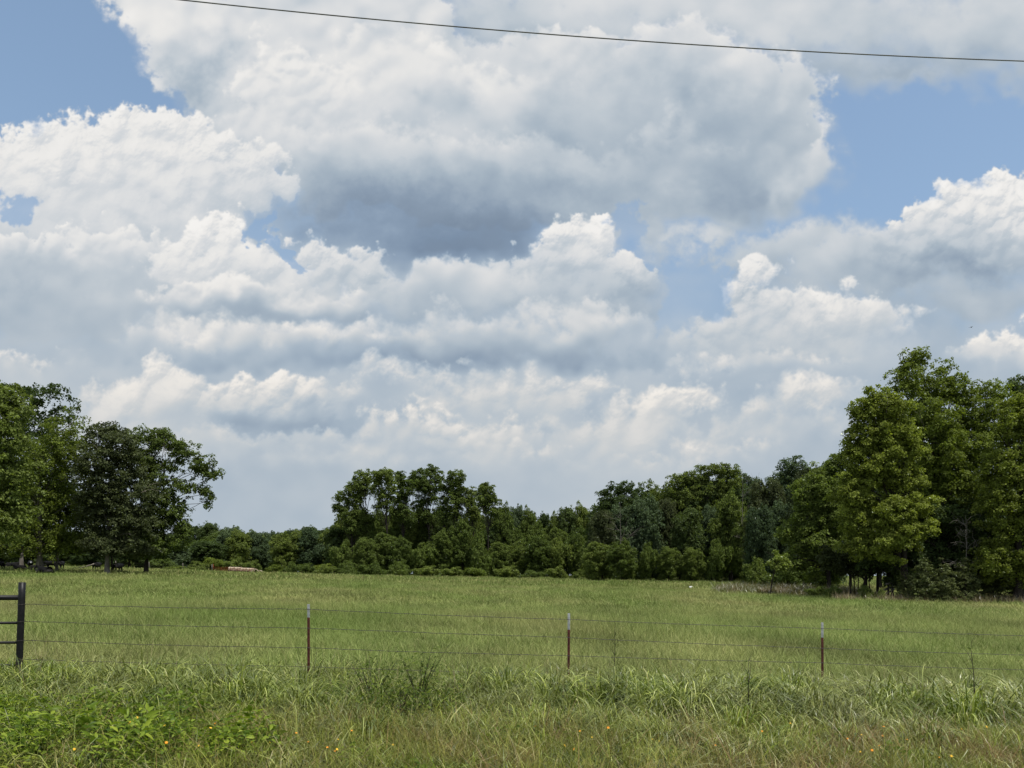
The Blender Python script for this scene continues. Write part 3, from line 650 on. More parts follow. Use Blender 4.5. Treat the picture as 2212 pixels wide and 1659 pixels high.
# clumps: density varies along the verge
x, y = wedge(rng, 2400, 7.2, 11.0, pad=1.5)
px = x / y * FPX + W0 / 2; row = HOR + (EYE - tz(x, y)) / y * FPX
dens = .42 + .5 * np.exp(-((px - 560) / 180) ** 2) + .45 * np.exp(-((px - 1450) / 330) ** 2) + .5 * np.exp(-((px - 160) / 200) ** 2)
dens = np.where((px < 560) & (row > 1590), .06, dens); dens = np.where((abs(px - 820) < 130), .18, dens); dens = np.where(y < 8.2, dens * .35, dens)
dens = np.where(px > 1900, dens * .6, dens)
k = rng.rand(len(x)) < dens * .80; x, y = x[k], y[k]
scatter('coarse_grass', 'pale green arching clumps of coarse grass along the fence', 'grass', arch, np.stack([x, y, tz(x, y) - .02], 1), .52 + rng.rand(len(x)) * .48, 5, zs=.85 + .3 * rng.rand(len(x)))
x, y = wedge(rng, 1800, 5.4, 7.9, pad=1.5); px = x / y * FPX + W0 / 2; k = (px > 430) | (rng.rand(len(x)) < .35); x, y = x[k], y[k]
scatter('weedy_grass', 'short brownish weedy grass at the near edge of the verge', 'grass', low, np.stack([x, y, tz(x, y) - .01], 1), .7 + rng.rand(len(x)) * .6, 6)
x, y = wedge(rng, 170, 8.6, 11.6, pad=.4)
scatter('dry_stems', 'thin dry grass stems standing above the verge', 'grass', stem, np.stack([x, y, tz(x, y)], 1), .7 + rng.rand(len(x)) * .5, 7)
cl_ = []
for (a_, b_, d0_, d1_, n_) in [(470, 640, 8.5, 9.4, 16), (1270, 1400, 8.9, 9.8, 14), (1400, 1600, 8.4, 9.9, 22), (1620, 1960, 8.8, 10.2, 34), (30, 330, 9.2, 10.0, 26), (330, 470, 8.6, 9.6, 10), (1000, 1250, 9.0, 10.0, 14), (1960, 2230, 8.6, 10.2, 16)]:
    for q_ in range(n_): cl_.append((rng.uniform(a_, b_), rng.uniform(d0_, d1_)))
cl_ = np.array(cl_); x = (cl_[:, 0] - W0 / 2) / FPX * cl_[:, 1]; y = cl_[:, 1]
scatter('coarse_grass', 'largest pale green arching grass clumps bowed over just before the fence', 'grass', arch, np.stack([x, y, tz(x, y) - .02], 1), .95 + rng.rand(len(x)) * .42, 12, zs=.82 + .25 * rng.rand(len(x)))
# rusty tall grass patch in front of the right wood, tan edge grass
rt = [tuft_mesh('rusty_tuft', mat['redgrass'], 140 + i, [dict(n=240, area=2.0, h=.75, w=.030, seg=3, lean=.2, droop=.6, clump=.4, tint=(0, 1.))]) for i in range(3)]
pxr = 1560 + rng.rand(240) * 300; dr = 66 + rng.rand(240) * 12 + (1760 - pxr) * .035; x = (pxr - W0 / 2) / FPX * dr
scatter('rusty_grass', 'taller rusty brown grass patch in front of the right wood', 'grass', rt, np.stack([x, dr, tz(x, dr)], 1), .7 + rng.rand(240) * .5, 8)
tt = [tuft_mesh('tan_tuft', mat['tan'], 150 + i, [dict(n=90, area=1.5, h=.62, w=.022, seg=3, lean=.15, droop=.4, clump=.5, tint=(0, 1.))]) for i in range(3)]
pxr = 1800 + rng.rand(110) * 480; dr = 56.5 + rng.rand(110) * 3; x = (pxr - W0 / 2) / FPX * dr
scatter('tan_grass', 'tan seeding grass at the foot of the big right tree', 'grass', tt, np.stack([x, dr, tz(x, dr)], 1), .5 + rng.rand(110) * .6, 9)

# ================================================================== trees
def rand_dirs(rng, n):
    v = rng.randn(n, 3); return v / np.linalg.norm(v, axis=1)[:, None]
def crown_mesh(name, rng, lobes, n_leaf, leaf, clump_r, shell=.38, flat=.75, droop=0.0, up=.6, tintshift=0.0, gap=0.0):
    """leaf-sized faces in sprays round clump centres that fill the lobes; lobes (k,6) centre + radii, metres"""
    lobes = np.asarray(lobes, float)
    vol = lobes[:, 3] * lobes[:, 4] * lobes[:, 5]; wt = vol ** .72; wt /= wt.sum()
    area_c = (clump_r ** 2)
    surf = (np.maximum(lobes[:, 3], .3) * np.maximum(lobes[:, 5], .3)).sum() * 3.6
    nc = int(np.clip(surf / area_c * 1.35 * (1 - gap), 10, 3000))
    li = rng.choice(len(lobes), nc, p=wt)
    d = rand_dirs(rng, nc); r = (shell + (1 - shell) * rng.rand(nc)) ** .6
    inner = rng.rand(nc) < .28; r[inner] *= .62
    C = lobes[li, :3] + d * r[:, None] * lobes[li, 3:] * .97 * (1 + rng.randn(nc) * .10)[:, None]
    C[:, 2] -= droop * np.abs(rng.randn(nc)) * clump_r
    cr = clump_r * (.55 + .75 * rng.rand(nc)) * np.clip(np.min(lobes[li, 3:], axis=1) / (clump_r * 2.0), .45, 1)
    # sprays within clumps
    spc = 7
    ns = max(nc * 3, n_leaf // spc)
    ci = rng.choice(nc, ns, p=cr ** 2 / (cr ** 2).sum())
    dd = rand_dirs(rng, ns); dd[:, 2] = np.where(rng.rand(ns) < .55, np.abs(dd[:, 2]), dd[:, 2])
    rr = rng.rand(ns) ** .45
    S = C[ci] + dd * (rr * cr[ci])[:, None] * np.array([1, 1, flat])
    # leaves of a spray lie roughly in a plane that faces out and up
    out_ = dd + (d[ci]) * .5 + np.array([0, 0, up]); out_ /= np.linalg.norm(out_, axis=1)[:, None]
    sr = leaf * 1.7
    n = ns * spc; si = np.repeat(np.arange(ns), spc)
    N = out_[si] + rng.randn(n, 3) * .7; N /= np.linalg.norm(N, axis=1)[:, None]
    j = rand_dirs(rng, n); j -= (j * out_[si]).sum(1)[:, None] * out_[si] * .7
    P = S[si] + j * (sr * rng.rand(n) ** .5)[:, None]
    if droop: P[:, 2] -= droop * leaf * rng.rand(n) * 2
    A = np.cross(N, rand_dirs(rng, n)); A /= np.linalg.norm(A, axis=1)[:, None] + 1e-9
    B = np.cross(N, A)
    s = leaf * (.55 + .8 * rng.rand(n)); a = A * s[:, None] * .5; b = B * (s * .36)[:, None]
    V = np.stack([P - a, P - b + a * .1 + N * (s * .05)[:, None], P + a, P + b + a * .1 + N * (s * .05)[:, None]], 1).reshape(-1, 3)
    F = np.arange(n * 4).reshape(-1, 4)
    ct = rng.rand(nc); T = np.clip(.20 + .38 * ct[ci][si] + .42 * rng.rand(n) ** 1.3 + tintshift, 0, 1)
    return mesh_np(name, V, F, np.repeat(T, 4)), C, cr
def limb(mb, rng, p0, p1, r0, r1, n=6, wob=.06, sag=0.0, k=5):
    p0, p1 = np.asarray(p0, float), np.asarray(p1, float); L = np.linalg.norm(p1 - p0)
    t = np.linspace(0, 1, n)[:, None]
    P = p0 * (1 - t) + p1 * t
    bend = rng.randn(3) * L * wob; P = P + np.sin(t * math.pi) * bend + rng.randn(n, 3) * L * wob * .18 * (t * (1 - t) * 4)
    P[:, 2] += (np.sin(t[:, 0] * math.pi) * .12 * L)
    mb.tube(P, np.linspace(r0, r1, n), k=k, cap=False)
    return P
def tree(name, label, cat, group, D, bpx, lobes_px, m, leaf=.26, n_leaf=16000, clump=1.1, trunk_r=.3, bark='bark', n_limbs=14, depth=.8, lean=0.0, seed=1,
         stems=1, spread=.5, yoff=0.0, tr_top=None, twigs=0, **kw):
    rng = np.random.RandomState(seed)
    bx, by, bz = gpt(bpx, D); bz -= .08
    root = tag(empty(name, (bx, by, bz)), label, cat, group)
    k = D / FPX; L = []
    for (px, py, rx, ry, *rest) in lobes_px:
        p = at(px, py, D) - np.array([bx, by, bz]); dy_ = (rest[0] if rest else rng.uniform(-.35, .35) * rx * k * depth)
        rdp = max(rx, ry * .6) * k * depth
        L.append((p[0], dy_ + yoff, p[2], rx * k, rdp, ry * k))
    me, C, cr = crown_mesh(name + '_crown', rng, L, n_leaf, leaf, clump, **kw)
    link('crown', me, mat[m], root)
    # trunk(s) and limbs
    Ln = np.array(L); top = Ln[:, 2].max(); cx = np.average(Ln[:, 0], weights=Ln[:, 3] * Ln[:, 5]); low = (Ln[:, 2] - Ln[:, 5]).min()
    mb = MB(); fork = max(low + .5, (Ln[:, 2].mean()) * .45)
    hubs = []
    for sidx in range(stems):
        ox = (sidx - (stems - 1) / 2) * spread
        tx = cx * .55 + ox * 2.2
        topz = (tr_top if tr_top else top * .80)
        T = np.linspace(0, 1, 9); P = np.stack([ox + (tx - ox) * T ** 1.4 + rng.randn(9) * .05 * top * .1 * T, rng.randn(9) * .04 * T + yoff * T, topz * T], 1)
        rad = trunk_r * (.55 * np.exp(-T * 26) + (1 - T) ** .8 * .95 + .07)
        mb.tube(P, rad, k=9, cap=False); hubs.append(P)
    for i in range(n_limbs):
        c = C[rng.randint(len(C))]; P = hubs[rng.randint(len(hubs))]
        zz = np.clip(c[2] * rng.uniform(.45, .8), min(fork * .7, top * .5), P[-1, 2] * .95)
        b = np.array([np.interp(zz, P[:, 2], P[:, j]) for j in range(3)])
        r0 = trunk_r * (.42 - .28 * zz / top)
        Q = limb(mb, rng, b, c, r0, .02, 7)
        for q in range(2):
            c2 = C[np.argsort(((C - Q[4]) ** 2).sum(1))[rng.randint(1, 6)]]
            limb(mb, rng, Q[3 + q], c2, r0 * .45, .012, 5, k=4)
    link('trunk', mb.mesh(name + '_trunk'), mat[bark], root)
    if twigs:
        for i in range(twigs):
            c = C[rng.randint(len(C))]; b = np.array([cx * .8, 0, c[2] * .8])
            p0 = b + (c - b) * .75
            mt = MB()
            for q in range(3):
                e = c + (c - b) / np.linalg.norm(c - b) * rng.uniform(.5, 1.6) + rng.randn(3) * .5
                limb(mt, rng, p0, e, .035, .008, 5, wob=.12, k=4)
            link('dead_twig', mt.mesh(name + '_twig'), mat['deadwood'], root)
    return root
GL = 'trees of the near left grove'
# --- left grove (about 75 to 105 m)
tree('shade_tree', 'tall yellow green leafy tree cut by the left edge of the photo', 'tree', GL, 78, -40, [(-20, 900, 85, 75), (30, 960, 60, 90), (20, 870, 45, 42), (-60, 1020, 100, 110), (40, 1060, 50, 80), (-130, 960, 90, 120), (10, 1120, 60, 60)], 'mid',
     leaf=.30, n_leaf=42000, clump=.8, trunk_r=.42, seed=11, n_limbs=18)
tree('oak_tree', 'dark oak whose holed domed top rises above the yellow green crown at left', 'tree', GL, 100, 46, [(105, 858, 46, 30), (140, 890, 30, 28), (70, 868, 26, 28), (95, 905, 55, 30), (80, 960, 70, 60), (30, 850, 40, 24), (60, 1050, 100, 90), (-20, 990, 90, 90)], 'dark',
     leaf=.34, n_leaf=26000, clump=.72, trunk_r=.22, bark='bark_pale', seed=12, gap=.25, n_limbs=22)
tree('willow_oak', 'broad light green fine leaved tree over the lying black cow', 'tree', GL, 92, 86, [(135, 925, 55, 50), (160, 985, 50, 60), (100, 1000, 80, 70), (60, 1060, 80, 70), (120, 1100, 80, 70), (170, 1130, 34, 60), (30, 1140, 90, 60), (100, 1160, 90, 34), (-30, 1130, 70, 70), (190, 1060, 22, 50), (60, 1182, 70, 20), (150, 1176, 50, 22), (-20, 1176, 60, 26), (20, 1080, 60, 60)], 'bright',
     leaf=.24, n_leaf=62000, clump=.72, trunk_r=.36, bark='bark_pale', seed=13, n_limbs=22, twigs=5, tintshift=-.10, spread=1.1, stems=1, droop=.5)
tree('shade_tree', 'pale trunked tree between the standing black cows of the left grove', 'tree', GL, 96, 122, [(150, 1090, 60, 60), (120, 1150, 60, 50)], 'mid', leaf=.28, n_leaf=9000, trunk_r=.20, bark='bark_pale', seed=14, lean=.2)
tree('oak_tree', 'dark brown leaved oak with a stout pale trunk, second from the grove end', 'tree', GL, 90, 231, [(245, 935, 28, 24), (215, 945, 30, 28), (270, 970, 50, 40), (235, 1000, 70, 50), (225, 1060, 60, 60), (280, 1060, 60, 70), (235, 1130, 50, 60), (290, 1130, 55, 50), (240, 1182, 60, 20), (205, 1182, 36, 20), (290, 1184, 50, 18), (195, 1110, 30, 50)], 'brownish',
     leaf=.26, n_leaf=52000, clump=.5, trunk_r=.25, bark='bark_pale', seed=15, n_limbs=24, twigs=4, gap=.1)
tree('pecan_tree', 'dark green tree at the grove end with one long arching side branch', 'tree', GL, 95, 315, [(300, 945, 34, 22), (345, 950, 44, 26), (395, 975, 30, 28), (330, 1000, 40, 30), (380, 1010, 22, 16), (440, 1000, 30, 24), (455, 1022, 27, 20), (432, 1022, 22, 22), (405, 1055, 32, 18), (447, 1076, 18, 24), (440, 1060, 20, 16),
     (350, 1060, 55, 40), (330, 1120, 60, 50), (380, 1110, 35, 45), (340, 1178, 66, 28), (395, 1165, 26, 40), (320, 1188, 50, 16), (300, 1010, 40, 50)], 'mid', leaf=.24, n_leaf=52000, clump=.6, trunk_r=.23, bark='bark', seed=16, n_limbs=34, tintshift=-.05, gap=.05)
tree('shade_tree', 'thin dark tree behind the stout pale trunk in the left grove', 'tree', GL, 103, 242, [(250, 1120, 60, 60), (220, 1160, 40, 40)], 'dark', leaf=.3, n_leaf=7000, trunk_r=.14, seed=17)
# --- far low woods behind (left of centre): shared crowns, each its own tree
def proto_tree(name, H, W, m, seed, n_leaf, kind='round', leaf=.34, bark='bark', clump=.5, tr=.25):
    rng = np.random.RandomState(seed); L = []
    if kind == 'round':
        for i in range(20):
            z = .14 + .78 * (i + .5) / 20; w = W / 2 * math.sqrt(max(0, 1 - ((z - .48) / .52) ** 2)); q = W * rng.uniform(.15, .22); a = i * 2.4 + rng.randn() * .4
            r = max(0, w - q * .8) * rng.uniform(.7, 1.05); L.append((math.cos(a) * r, math.sin(a) * r, H * z, q, q, q * rng.uniform(.75, 1.1)))
        L.append((0, 0, H * .45, W * .34, W * .34, H * .33)); L.append((rng.randn() * W * .05, 0, H * .86, W * .2, W * .2, H * .12))
    elif kind == 'shrub':
        for i in range(8):
            a = rng.rand() * 6.28; r = W * .32 * rng.rand() ** .5; q = W * rng.uniform(.18, .26)
            L.append((math.cos(a) * r, math.sin(a) * r, H * rng.uniform(.25, .75), q, q, H * .25))
    elif kind == 'cone':
        for i in range(10):
            t = (i + .5) / 10; q = W * .5 * (1 - t) ** .75 + .3
            L.append((rng.randn() * .2, rng.randn() * .2, H * (.08 + .9 * t), q, q, H * .085))
    elif kind == 'tall':
        for i in range(9):
            t = i / 8; q = W * rng.uniform(.20, .34)
            L.append((rng.uniform(-.3, .3) * W * (1 - .4 * t), rng.uniform(-.3, .3) * W, H * (.48 + .44 * t), q, q, q * 1.0))
    root = empty(name, (0, 0, 0)); me, C, cr = crown_mesh(name + '_crown', rng, L, n_leaf, leaf, clump, gap=.1 if kind == 'tall' else 0)
    link('crown', me, mat[m], root)
    mb = MB(); T = np.linspace(0, 1, 8)
    mb.tube(np.stack([rng.randn(8) * .06 * T, rng.randn(8) * .06 * T, H * .85 * T], 1), tr * (1.25 * np.exp(-T * 12) + (1 - T) * .9 + .06), k=7, cap=False)
    for i in range(10 if kind != 'shrub' else 5):
        c = C[rng.randint(len(C))]; z = c[2] * rng.uniform(.5, .85); limb(mb, rng, (0, 0, z), c, tr * .35, .02, 5, k=4)
    link('trunk', mb.mesh(name + '_trunk'), mat[bark], root)
    return root
used = {}
PROTO = {}
def P_tree(key):
    spec = dict(r1=('broadleaf_tree', 14, 11, 'mid', 201, 22000, 'round'), r2=('broadleaf_tree', 14, 10, 'dark', 202, 22000, 'round'), r3=('broadleaf_tree', 14, 11, 'bluish', 203, 22000, 'round'), r4=('broadleaf_tree', 14, 12, 'mid', 204, 24000, 'round'),
        t1=('tall_tree', 24, 9, 'mid', 205, 16000, 'tall'), t2=('tall_tree', 24, 8, 'dark', 206, 14000, 'tall'), s1=('shrub', 4, 6, 'mid', 207, 8000, 'shrub', .24, 'bark', .6, .08), s2=('shrub', 4, 6, 'bright', 208, 8000, 'shrub', .24, 'bark', .6, .08),
        c1=('cedar_tree', 11, 6, 'cedar', 209, 9000, 'cone', .26, 'bark', .7, .2), o1=('oak_tree', 18, 14, 'brownish', 210, 26000, 'round'))[key]
    return spec
def put(key, label, cat, group, px, D, top, width=None, rz=0.0, seed=0):
    """stand a tree of the given kind so that its top shows at row `top`"""
    x, y, z = gpt(px, D); spec = P_tree(key); H = (EYE + (HOR - top) / FPX * D) - z
    if key not in PROTO: PROTO[key] = proto_tree(*spec); o = PROTO[key]
    else: o = copy_tree(PROTO[key])
    sz = H / spec[1]; sx = (width * D / FPX) / spec[2] if width else sz
    o.location = (x, y, z - .1); o.scale = (sx, sx, sz); o.rotation_euler = (0, 0, rz)
    tag(o, label, cat, group); return o
exec_rows = []
import itertools
rT = np.random.RandomState(77)
FAR = 'trees of the far tree line'
ORD = ['leftmost', 'second', 'third', 'fourth', 'fifth', 'sixth', 'seventh', 'eighth', 'ninth', 'tenth', 'eleventh', 'twelfth', 'thirteenth', 'fourteenth', 'fifteenth', 'sixteenth', 'seventeenth', 'eighteenth', 'nineteenth', 'twentieth'] + ['%dth' % q for q in range(21, 60)]
def row(pxs, tops, D, keys, lab, width, jit=6, dj=5, cat='tree', group=FAR, names=None):
    for i, px in enumerate(pxs):
        lb = ORD[i] + (' ' if i == 0 else ' from left, ') + lab
        t = np.interp(px, [p[0] for p in tops], [p[1] for p in tops]) + rT.uniform(-jit, jit)
        put(keys[rT.randint(len(keys))], lb, cat, group, px + rT.uniform(-5, 5), D + rT.uniform(-dj, dj), t, width * rT.uniform(.85, 1.25), rT.rand() * 6.28)
LF = 'small dark broadleaf tree crowded among its like in the distant tree line left of the tall group'
row(np.arange(340, 760, 27), [(340, 1150), (440, 1132), (500, 1142), (560, 1150), (640, 1146), (700, 1136), (760, 1130)], 262, ['r2', 'r3', 'r1'], 'distant dark tree, back row left of the tall group', 62, jit=7, dj=9, group='back row trees left of the tall group')
row(np.arange(395, 745, 31), [(395, 1166), (470, 1160), (510, 1148), (600, 1158), (650, 1150), (745, 1140)], 205, ['r1', 'r4', 'r3', 'r1'], 'green tree, front row left of the tall group', 62, jit=9, dj=7, group='front row trees left of the tall group')
# --- the tall centre trees, each with its own shape (about 170 m)
GC = 'tall open crowned trees standing above the centre of the far wood'
def tall(label, bpx, lobes, seed, D=176, n=26000, m='mid', tr=.24, **kw):
    lobes = [(x_, y_, rx_ * 1.42, ry_ * 1.38) for x_, y_, rx_, ry_ in lobes]
    tree('tall_tree', label, 'tree', GC, D, bpx, lobes, m, leaf=.31, n_leaf=n, clump=.6, trunk_r=tr, seed=seed, n_limbs=20, gap=.1, **kw)
tall('leftmost tall tree, slender and leaning left, its top lowest on the left side', 762, [(734, 1073, 10, 10), (729, 1097, 10, 8), (742, 1089, 13, 13), (752, 1113, 18, 16), (768, 1132, 24, 22)], 301, n=12000)
tall('tall tree with a left shouldered crown, second of the tall centre trees', 800, [(778, 1040, 17, 17), (794, 1029, 10, 12), (763, 1060, 14, 13), (763, 1079, 15, 10), (787, 1060, 14, 15), (773, 1099, 11, 15), (782, 1122, 22, 18)], 302, n=20000)
tall('tall tree with an open vase crown showing sky round its fork', 838, [(828, 1029, 21, 13), (815, 1056, 12, 19), (843, 1058, 12, 19), (828, 1079, 15, 13), (813, 1097, 8, 9), (839, 1100, 7, 8)], 303, D=172, n=16000)
tall('tall tree leafy down its whole height, left of the tallest', 872, [(864, 1032, 10, 12), (874, 1058, 16, 17), (864, 1089, 15, 17), (877, 1118, 18, 16), (859, 1113, 11, 11)], 304, n=17000)
tall('tallest of the centre trees, its double top just right of the middle', 930, [(908, 1029, 18, 14), (932, 1021, 12, 12), (947, 1034, 10, 12), (921, 1050, 21, 16), (895, 1042, 11, 13), (929, 1076, 14, 12), (906, 1089, 14, 15), (919, 1113, 13, 13)], 305, D=180, n=24000)
tall('thin leafy stem tree right beside the tallest centre one', 960, [(955, 1058, 8, 13), (959, 1087, 7, 14), (958, 1116, 8, 15)], 309, n=6000, tr=.14)
tall('round topped tall tree right of the tallest centre one', 990, [(986, 1034, 18, 13), (987, 1057, 20, 17), (979, 1084, 15, 15), (997, 1081, 13, 12), (981, 1110, 15, 15)], 306, n=18000)
tall('narrow tall tree pressed between the round topped one and the rightmost', 1022, [(1020, 1068, 9, 11), (1018, 1092, 11, 15), (1023, 1113, 10, 13)], 307, n=8000, tr=.18)
tall('rightmost tall tree with an open crown on a bare stem', 1054, [(1049, 1058, 14, 11), (1046, 1078, 16, 14), (1065, 1076, 9, 12), (1054, 1099, 14, 9), (1075, 1089, 7, 7), (1071, 1110, 9, 9)], 308, D=170, n=13000)
row(np.arange(742, 1090, 26), [(742, 1112), (800, 1104), (870, 1100), (935, 1096), (1000, 1104), (1090, 1112)], 186, ['r1', 'r2', 'r4'], 'leafy tree closing the gaps behind the tall group', 50, jit=6, dj=2, group='leafy trees just behind the tall group')
# --- wood below and right of them
row(np.arange(735, 1110, 30), [(735, 1140), (840, 1128), (900, 1126), (960, 1135), (1000, 1125), (1110, 1128)], 182, ['r1', 'r4', 'r2'], 'bushy tree of the wood under the tall group', 66, jit=10, dj=4, group='bushy trees under the tall centre trees')
row(np.arange(745, 1290, 42), [(745, 1165), (850, 1138), (900, 1175), (960, 1150), (1010, 1128), (1040, 1150), (1100, 1165), (1160, 1150), (1290, 1170)], 166, ['r1', 'r4', 's1', 'r1'], 'small light topped tree fronting the centre wood', 66, jit=12, dj=3, group='small trees along the front of the centre wood')
row(np.arange(1085, 1310, 29), [(1085, 1100), (1115, 1092), (1145, 1108), (1200, 1110), (1245, 1088), (1290, 1112)], 184, ['r1', 'r2', 'r3'], 'mid height tree right of the tall group', 58, jit=6, dj=6, group='mid height trees right of centre')
row(np.arange(1115, 1300, 44), [(1115, 1135), (1200, 1150), (1300, 1160)], 173, ['r1', 'o1', 'r4'], 'front row tree right of the tall group', 62, jit=12, dj=4, group='front trees right of centre')
tree('oak_tree', 'rounded dark oak dome at the left end of the right hand wood', 'tree', None, 150, 1345, [(1308, 1075, 20, 20), (1328, 1060, 22, 16), (1354, 1053, 24, 14), (1380, 1066, 18, 16), (1312, 1100, 24, 26), (1350, 1095, 46, 34), (1335, 1140, 50, 40), (1385, 1120, 34, 40)], 'dark', leaf=.30, n_leaf=34000, clump=.6, trunk_r=.3, seed=421)
tree('oak_tree', 'broadest rounded dome, highest dark crown in the middle of the right hand wood', 'tree', None, 146, 1530, [(1460, 1040, 22, 16), (1490, 1030, 26, 16), (1525, 1017, 30, 14), (1560, 1015, 28, 14), (1592, 1022, 20, 16), (1470, 1065, 40, 34), (1520, 1060, 50, 40), (1575, 1055, 36, 38), (1490, 1115, 60, 44), (1560, 1110, 50, 50)], 'mid', leaf=.30, n_leaf=52000, clump=.6, trunk_r=.34, seed=422, tintshift=-.06)
tree('broadleaf_tree', 'small spiky crown between the two dark domes of the right hand wood', 'tree', None, 154, 1405, [(1388, 1052, 9, 12), (1404, 1046, 8, 10), (1420, 1052, 9, 12), (1404, 1075, 24, 24), (1410, 1120, 34, 40)], 'mid', leaf=.30, n_leaf=14000, clump=.5, trunk_r=.2, seed=423)
tree('elm_tree', 'thin grey green tree just right of the broadest dome', 'tree', None, 138, 1630, [(1612, 1034, 12, 14), (1630, 1044, 14, 14), (1622, 1075, 22, 26), (1640, 1110, 28, 34), (1615, 1130, 26, 40)], 'bluish', leaf=.26, n_leaf=18000, clump=.5, trunk_r=.18, seed=424, twigs=4)
row(np.arange(1310, 1640, 33), [(1310, 1085), (1340, 1075), (1370, 1075), (1420, 1060), (1450, 1055), (1500, 1040), (1540, 1030), (1590, 1030), (1620, 1040), (1650, 1050)], 152, ['r2', 'r2', 'r3', 'r1'], 'tall rounded dark tree of the right hand wood', 92, jit=6, dj=6, group='rounded dark trees of the right wood')
row(np.arange(1300, 1650, 47), [(1300, 1110), (1350, 1095), (1400, 1080), (1480, 1090), (1560, 1080), (1650, 1060)], 140, ['r1', 'o1', 'r2', 'r3'], 'middle row tree of the right hand wood', 78, jit=16, dj=4, group='middle row trees of the right wood')
row(np.arange(1290, 1620, 52), [(1290, 1180), (1400, 1160), (1480, 1200), (1560, 1160), (1620, 1120)], 132, ['r1', 's1', 'r2', 'r4'], 'low front tree at the foot of the right hand wood', 62, jit=14, dj=3, group='front trees of the right wood')
row([1655, 1700, 1745, 1790], [(1640, 1030), (1660, 1035), (1700, 1010), (1745, 1010), (1800, 995)], 118, ['r3', 'o1', 'r2'], 'tall grey green tree at the right end of the right hand wood', 90, jit=5, dj=5, group='trees at the right end of the right wood')
tree('cedar_tree', 'dark tree with two blunt tips rising beside the big right tree', 'tree', None, 116, 1712, [(1700, 1008, 20, 20), (1724, 1000, 18, 16), (1690, 1045, 32, 34), (1732, 1035, 30, 36), (1712, 1090, 48, 46), (1700, 1150, 50, 50), (1740, 1140, 40, 50)], 'bluish', leaf=.26, n_leaf=30000, clump=.6, trunk_r=.25, seed=410)
row([1640, 1690, 1735], [(1640, 1080), (1735, 1100)], 106, ['o1', 'r3', 'r2'], 'feathery green tree in front of the right wood end', 74, jit=18, dj=4, group='feathery trees before the right wood end')
row(np.arange(700, 1620, 56), [(700, 1222), (900, 1212), (1000, 1225), (1300, 1222), (1620, 1222)], 150, ['s1', 's2', 's1'], 'low leafy shrub at the foot of the far wood', 56, jit=6, dj=2, cat='shrub', group='shrubs along the foot of the far wood')
row(np.arange(385, 760, 40), [(385, 1215), (470, 1200), (560, 1215), (700, 1212)], 160, ['s1', 's2', 's1'], 'low leafy shrub at the foot of the left tree line', 50, jit=7, dj=3, cat='shrub', group='shrubs along the foot of the left tree line')
row([1750, 1835, 1900, 1960], [(1740, 1020), (1900, 990)], 96, ['r2', 'o1', 'r1'], 'tree of the deeper wood behind the big right tree', 110, jit=12, dj=5, group='trees behind the big right tree')
row([40, 160, 270, 360, 450], [(40, 1150), (450, 1168)], 190, ['r2', 'r3', 'r2'], 'dark background tree seen behind the left grove', 90, jit=5, dj=6, group='background trees behind the left grove')
row([-60, -10, 60, 130, 200, 280], [(-60, 1120), (280, 1150)], 150, ['r2', 'o1', 'r2'], 'shaded tree deep behind the left grove', 100, jit=8, dj=6, group='shaded trees behind the left grove')
row(np.arange(-80, 2300, 62), [(-80, 1160), (340, 1165), (700, 1150), (1100, 1140), (1300, 1120), (2300, 1050)], 300, ['r2', 'r3'], 'farthest dark tree of the hindmost row', 92, jit=5, dj=10, group='farthest trees behind everything')
row(np.arange(-60, 400, 46), [(-60, 1195), (400, 1205)], 172, ['s1', 's2', 's1'], 'shrub along the shaded edge behind the left grove', 66, jit=5, dj=3, cat='shrub', group='shrubs behind the left grove')
row([1640, 1700, 1760, 1960, 2030, 2100, 2170, 2230], [(1640, 1205), (2240, 1170)], 88, ['s1', 's2', 's1'], 'undergrowth shrub inside the right wood', 80, jit=8, dj=4, cat='shrub', group='undergrowth shrubs of the right wood')
# --- the big right group (about 58 to 72 m)
GR = 'big trees on the right'
tree('maple_tree', 'largest tree of the scene, its spiky top highest over the right side', 'tree', GR, 64, 2010, [(1990, 770, 34, 24), (1965, 762, 16, 14), (2050, 785, 24, 22), (1975, 815, 46, 40), (2040, 830, 60, 40), (2090, 838, 46, 30), (1960, 860, 52, 50), (2030, 890, 80, 60),
     (2110, 890, 70, 60), (1930, 930, 60, 50), (2000, 960, 90, 60), (2100, 970, 90, 70), (2160, 920, 55, 60), (2060, 1000, 90, 90), (2060, 1120, 100, 60), (2005, 925, 55, 60, -2.0), (2015, 1005, 60, 60, -2.2), (2050, 1075, 70, 50, -2.2), (1985, 1090, 50, 44, -2.0), (2000, 1160, 80, 40), (2110, 1170, 70, 50), (2000, 1040, 90, 60), (2100, 1060, 90, 60), (2150, 850, 40, 34)], 'maple', leaf=.18, n_leaf=150000, clump=.5, trunk_r=.36, seed=401, n_limbs=40, twigs=4, tintshift=.0, depth=.7, yoff=.5)
tree('maple_tree', 'bright leaved tree on the left flank of the largest right tree', 'tree', GR, 60, 1955, [(1868, 862, 26, 24), (1855, 900, 34, 34), (1895, 890, 40, 40), (1860, 950, 44, 40), (1910, 960, 60, 50), (1870, 1010, 55, 40), (1930, 1030, 60, 50), (1850, 1080, 55, 36), (1905, 1110, 70, 34), (1860, 1140, 50, 34), (1900, 1165, 60, 36), (1850, 1185, 50, 30), (1940, 1150, 60, 40), (1960, 1095, 60, 26), (1836, 1050, 44, 34), (1832, 985, 30, 36), (1840, 915, 20, 22), (1920, 900, 40, 50), (1940, 960, 50, 50), (1832, 1115, 36, 34)], 'maple',
     leaf=.17, n_leaf=115000, clump=.45, trunk_r=.28, seed=402, n_limbs=34, twigs=3, tintshift=-.02, depth=.75, yoff=-1.0)
